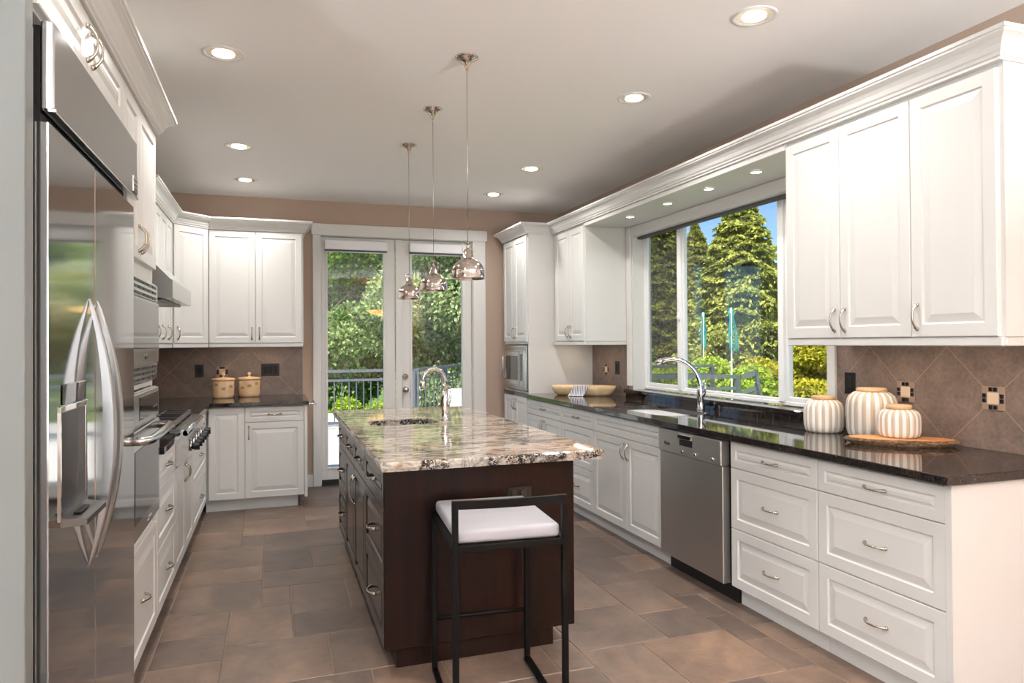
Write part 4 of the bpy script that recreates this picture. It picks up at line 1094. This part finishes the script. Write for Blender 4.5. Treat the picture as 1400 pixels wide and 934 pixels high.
# ------------------------------------------------------------------ outdoors
struct('ground', B().box(-60, 90, 7.4, 120, -3.2, -3.0).box(3.3, 90, -60, 7.4, -3.2, -3.0), 'lawn', 'green lawn below the deck', 'ground')
struct('trim_7', B().box(-4, 4.8, YF+T_+.02, 13.0, -.16, -.09), 'deck_board', 'pale sunlit deck outside the doors', 'deck')
struct('trim_8', B().box(XR+.3, 6.2, 5.2, 8.6, -.16, -.09), 'deck_board', 'pale deck corner outside the window', 'deck')
def railing(label, pts, ztop=.95, post=True, m_='rail_grey', bal=.125, z0=-.09, name='deck_railing'):
    t = thing(name, label, 'railing', (pts[0][0], pts[0][1], z0))
    ox, oy = pts[0]
    for (xa, ya), (xb, yb) in zip(pts, pts[1:]):
        A = Vector((xa-ox, ya-oy, 0)); Bv = Vector((xb-ox, yb-oy, 0)); L = (Bv-A).length
        H = ztop-z0
        B().bar(A+Vector((0, 0, H-.03)), Bv+Vector((0, 0, H-.03)), .07, .05).obj('top_rail', m_, t)
        B().bar(A+Vector((0, 0, H-.19)), Bv+Vector((0, 0, H-.19)), .04, .04).obj('mid_rail', m_, t)
        B().bar(A+Vector((0, 0, .10)), Bv+Vector((0, 0, .10)), .04, .05).obj('bottom_rail', m_, t)
        n_ = int(L/bal)
        for i in range(1, n_):
            p = A+(Bv-A)*i/n_; B().box(p.x-.009, p.x+.009, p.y-.009, p.y+.009, .12, H-.20).obj('baluster', m_, t)
        k = max(1, round(L/1.8))
        for i in range(k+1):
            p = A+(Bv-A)*i/k; B().box(p.x-.035, p.x+.035, p.y-.035, p.y+.035, 0, H-.02).obj('post', m_, t)
railing('grey metal deck railing straight across behind the doors', [(-2.0, 12.7), (2.42, 12.7)])
railing('grey metal deck railing angled away behind the right door pane', [(2.50, 12.75), (4.2, 15.4)], bal=.22)
struct('trim_9', B().box(-4, 8, 13.0, 15.6, -.16, -.09), 'deck_board', 'far part of the pale deck', 'deck')
t = thing('outdoor_sofa', 'white outdoor sofa behind the deck railing', 'sofa', (3.80, 13.0, -.09), .3)
B().box(-.55, .9, -.35, .35, .0, .62, .04, seg=2).obj('seat_base', 'outdoor_white', t)
B().box(-.10, .35, .1, .3, .62, .86, .05, seg=2).obj('cushion', 'outdoor_white', t)
# stair railing and gate outside the window
railing('grey wooden rail with thin balusters outside the sink window', [(4.2, 8.62), (6.02, 8.12)], .95, True, 'deck_rail_wood', .10)
railing('grey wooden rail farther down the garden steps', [(6.1, 12.2), (8.3, 12.0)], .95, True, 'deck_rail_wood', .14)
t = thing('garden_gate', 'grey slanted gate panel at the end of the wooden rail', 'gate', (6.06, 8.08, -.09))
b = B(); b.bar((.0, 0, 1.00), (.15, -.10, 1.07), .04, .07); b.bar((.0, 0, .78), (.15, -.10, .87), .04, .05); b.bar((.15, -.10, 1.08), (.24, -.14, .50), .045, .045); b.obj('gate_frame', 'deck_rail_wood', t)
b = B()
for k in range(8): u = k/8; b.box(.02+u*.15, .034+u*.15, -.02-u*.10, -.008-u*.10, .1, .77+u*.07)
b.obj('slats', 'rail_grey', t)
# poles with teal cloth
for (x, y, z1_, lab) in ((9.0, 12.33, 2.10, 'white pole with furled teal cloth, the taller of the two in the garden'), (10.4, 15.4, 2.15, 'white pole with furled teal cloth, the farther one behind the mullion')):
    t = thing('garden_pole', lab, 'pole', (x, y, -3.0))
    H = z1_+3.0
    B().tube([(0, 0, 0), (0, 0, H)], .015, 8).obj('pole', 'pole_white', t)
    b = B(); rg = random.Random(int(x*10))
    for k in range(5):
        P = [(.02*k-.03, .02, H-.02)]; dx = (.008+.075*k/4)*(1 if x < 10 else .3)
        for j in range(1, 9): P.append((.02*k-.03+dx*(j/8)**1.5*1.6+.02*math.sin(j+k), -dx*(j/8)*.6, H-.02-j*(.115+.01*rg.random())))
        b.tube(P, [.014]+[.011+.016*(k == 0)]*7+[.005], 6, flat=(1.3, .4))
    b.obj('cloth', 'teal_cloth', t)

# foliage: leaf cards gathered into one crown mesh per tree
def cards(name, pts, dirs, size, rnd, m_, parent, elong=1.6):
    """pts (n,3) centres; each leaf a small bent diamond"""
    size = size*.5
    n_ = len(pts); r_ = np.random.RandomState(rnd)
    d = dirs + r_.normal(0, .45, (n_, 3)); d /= np.linalg.norm(d, axis=1)[:, None]
    q = r_.normal(0, 1, (n_, 3)); s = np.cross(d, q); s /= np.linalg.norm(s, axis=1)[:, None]
    nn = np.cross(d, s)
    sz = size*(.6+.8*r_.rand(n_))[:, None]
    a = pts - d*sz*elong*.5; c = pts + d*sz*elong*.5
    e1 = pts + s*sz*.5 + nn*sz*.12; e2 = pts - s*sz*.5 + nn*sz*.12
    V = np.stack([a, e1, c, e2], 1).reshape(-1, 3).astype(np.float32)
    me = bpy.data.meshes.new(name); me.vertices.add(4*n_); me.vertices.foreach_set('co', V.ravel())
    me.loops.add(4*n_); me.loops.foreach_set('vertex_index', np.arange(4*n_, dtype=np.int32))
    me.polygons.add(n_); me.polygons.foreach_set('loop_start', np.arange(0, 4*n_, 4, dtype=np.int32))
    me.update(calc_edges=True)
    at = me.attributes.new('leaf', 'FLOAT', 'FACE'); at.data.foreach_set('value', np.clip(r_.rand(n_)*.85+r_.normal(0, .08, n_)+.05, 0, 1).astype(np.float32))
    me.materials.append(M[m_]); o = bpy.data.objects.new(name, me); COL.objects.link(o); o.parent = parent
    return o
def broadleaf(name, label, loc, H, R, n_, leaf, m_, rnd, group=None, clear=.18, cat='tree', blobs=26, sq=.85):
    t = thing(name, label, cat, loc, 0, group); r_ = np.random.RandomState(rnd)
    b = B()
    if cat == 'tree':
        b.tube([(0, 0, 0), (.05, .03, H*.3), (0, .08, H*.6), (.05, 0, H*.9)], [.035*H*.5+.03, .03*H*.4+.02, .02*H*.3+.01, .01], 8)
    for k in range(9):
        a = k*2.4; b.tube([(0, 0, H*(.12+.07*k)), (R*.35*math.cos(a), R*.35*math.sin(a), H*(.2+.075*k)), (R*.7*math.cos(a), R*.7*math.sin(a), H*(.27+.075*k))], [.03, .02, .008], 5)
    b.obj('trunk', 'trunk_bark', t)
    n_ = int(n_*3.4); P = []; D = []
    cz = H*(clear+(1-clear)/2); hz = H*(1-clear)/2
    for k in range(blobs):
        v = r_.normal(0, 1, 3); v /= np.linalg.norm(v); f = .78*r_.rand()**.45
        c = np.array([v[0]*R*f, v[1]*R*f, cz+v[2]*hz*f]); br = R*(.26+.22*r_.rand())
        m = n_//blobs; u = r_.normal(0, 1, (m, 3)); u /= np.linalg.norm(u, axis=1)[:, None]
        rad = br*(.55+.5*r_.rand(m)**.6)[:, None]
        P.append(c+u*rad*np.array([1, 1, sq])); D.append(u*.7+np.array([0, 0, -.25]))
    cards('foliage', np.concatenate(P), np.concatenate(D), leaf, rnd+1, m_, t)
    return t
def conifer(label, loc, H, R, n_, m_, rnd, group=None, base=.02, leaf=.16):
    t = thing('conifer_tree', label, 'tree', loc, 0, group); r_ = np.random.RandomState(rnd)
    B().tube([(0, 0, 0), (0, 0, H*.5), (0, 0, H*.99)], [.02*H, .012*H, .01], 8).obj('trunk', 'trunk_bark', t)
    n_ = int(n_*3.4); nb = int(150+H*42); per = n_//nb; P = []; D = []
    for k in range(nb):
        u = (k+.5)/nb; z = H*(base+(1-base)*u); L = R*((1-u)**.8)*(.55+.60*r_.rand())+.12; a = k*2.39996+r_.rand()*.4
        m = max(10, int(per*(.35+1.4*(1-u))))
        s = r_.rand(m)**.6; side = r_.normal(0, .24, m)*(s*(1.15-s)*2+.12)*L
        x = s*L; zz = z+.16*L-.34*L*s**1.6+.25*L*(s > .8)*(s-.8)-np.abs(side)*.35-.10*r_.rand(m)*L*.6
        ca, sa = math.cos(a), math.sin(a)
        P.append(np.stack([x*ca-side*sa, x*sa+side*ca, zz], 1)); sg = np.sign(side)
        D.append(np.stack([ca*.7-sg*sa*.6, sa*.7+sg*ca*.6, -.35+0*x], 1))
    cards('foliage', np.concatenate(P), np.concatenate(D), leaf, rnd+1, m_, t, 2.1)
    return t
G0 = -3.0
# seen through the double doors
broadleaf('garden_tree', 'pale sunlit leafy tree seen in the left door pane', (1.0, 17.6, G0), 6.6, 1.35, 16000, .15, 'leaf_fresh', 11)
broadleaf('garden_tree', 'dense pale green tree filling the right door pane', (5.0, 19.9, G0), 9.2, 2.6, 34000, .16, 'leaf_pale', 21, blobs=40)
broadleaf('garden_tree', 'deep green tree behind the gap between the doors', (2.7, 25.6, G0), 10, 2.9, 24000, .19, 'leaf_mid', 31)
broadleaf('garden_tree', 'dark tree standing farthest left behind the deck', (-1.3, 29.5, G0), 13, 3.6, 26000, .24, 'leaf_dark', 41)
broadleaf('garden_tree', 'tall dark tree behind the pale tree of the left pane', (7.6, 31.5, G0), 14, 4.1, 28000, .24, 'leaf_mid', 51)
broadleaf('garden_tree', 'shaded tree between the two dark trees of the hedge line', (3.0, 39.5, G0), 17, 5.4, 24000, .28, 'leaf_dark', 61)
broadleaf('garden_shrub', 'bright green shrub just behind the deck railing', (1.9, 15.6, G0), 3.7, 1.1, 9000, .12, 'leaf_lime', 71, cat='shrub', clear=.05)
broadleaf('garden_shrub', 'low dark shrub under the pale tree by the railing', (.4, 15.4, G0), 3.3, 1.2, 8000, .12, 'leaf_dark', 81, cat='shrub', clear=.05)
# seen through the sink window
conifer('tall sunlit conifer in the centre of the sink window', (16.2, 21.5, G0), 10.2, 3.5, 62000, 'needle', 101, base=.02, leaf=.19)
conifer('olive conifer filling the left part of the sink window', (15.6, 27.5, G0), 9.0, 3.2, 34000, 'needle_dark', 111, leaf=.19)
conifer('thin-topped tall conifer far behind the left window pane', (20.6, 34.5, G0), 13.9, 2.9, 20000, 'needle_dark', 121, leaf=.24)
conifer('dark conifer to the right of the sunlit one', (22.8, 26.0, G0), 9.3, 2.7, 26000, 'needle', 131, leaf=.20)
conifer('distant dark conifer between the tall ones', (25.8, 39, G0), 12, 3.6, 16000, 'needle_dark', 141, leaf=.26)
broadleaf('maple_shrub', 'golden yellow-green maple right of the wooden rail', (9.75, 10.5, G0), 5.0, 1.15, 20000, .10, 'leaf_yellow', 151, cat='shrub', clear=.1, blobs=34, sq=.5)
broadleaf('garden_shrub', 'lime green shrub behind the wooden rail', (9.7, 13.6, G0), 4.5, 1.6, 17000, .12, 'leaf_lime', 161, cat='shrub', clear=.05)
broadleaf('garden_shrub', 'light green shrub at the left below the conifers', (8.5, 14.9, G0), 4.5, 1.4, 13000, .12, 'leaf_lime', 171, cat='shrub', clear=.05)
broadleaf('garden_shrub', 'yellow-green shrub beside the golden maple', (11.5, 14.2, G0), 4.5, 1.3, 16000, .12, 'leaf_yellow', 181, cat='shrub', clear=.05, sq=.6)
broadleaf('garden_shrub', 'mid green shrub right of the golden maple', (13.5, 13.2, G0), 4.6, 2.0, 12000, .14, 'leaf_mid', 191, cat='shrub', clear=.05)
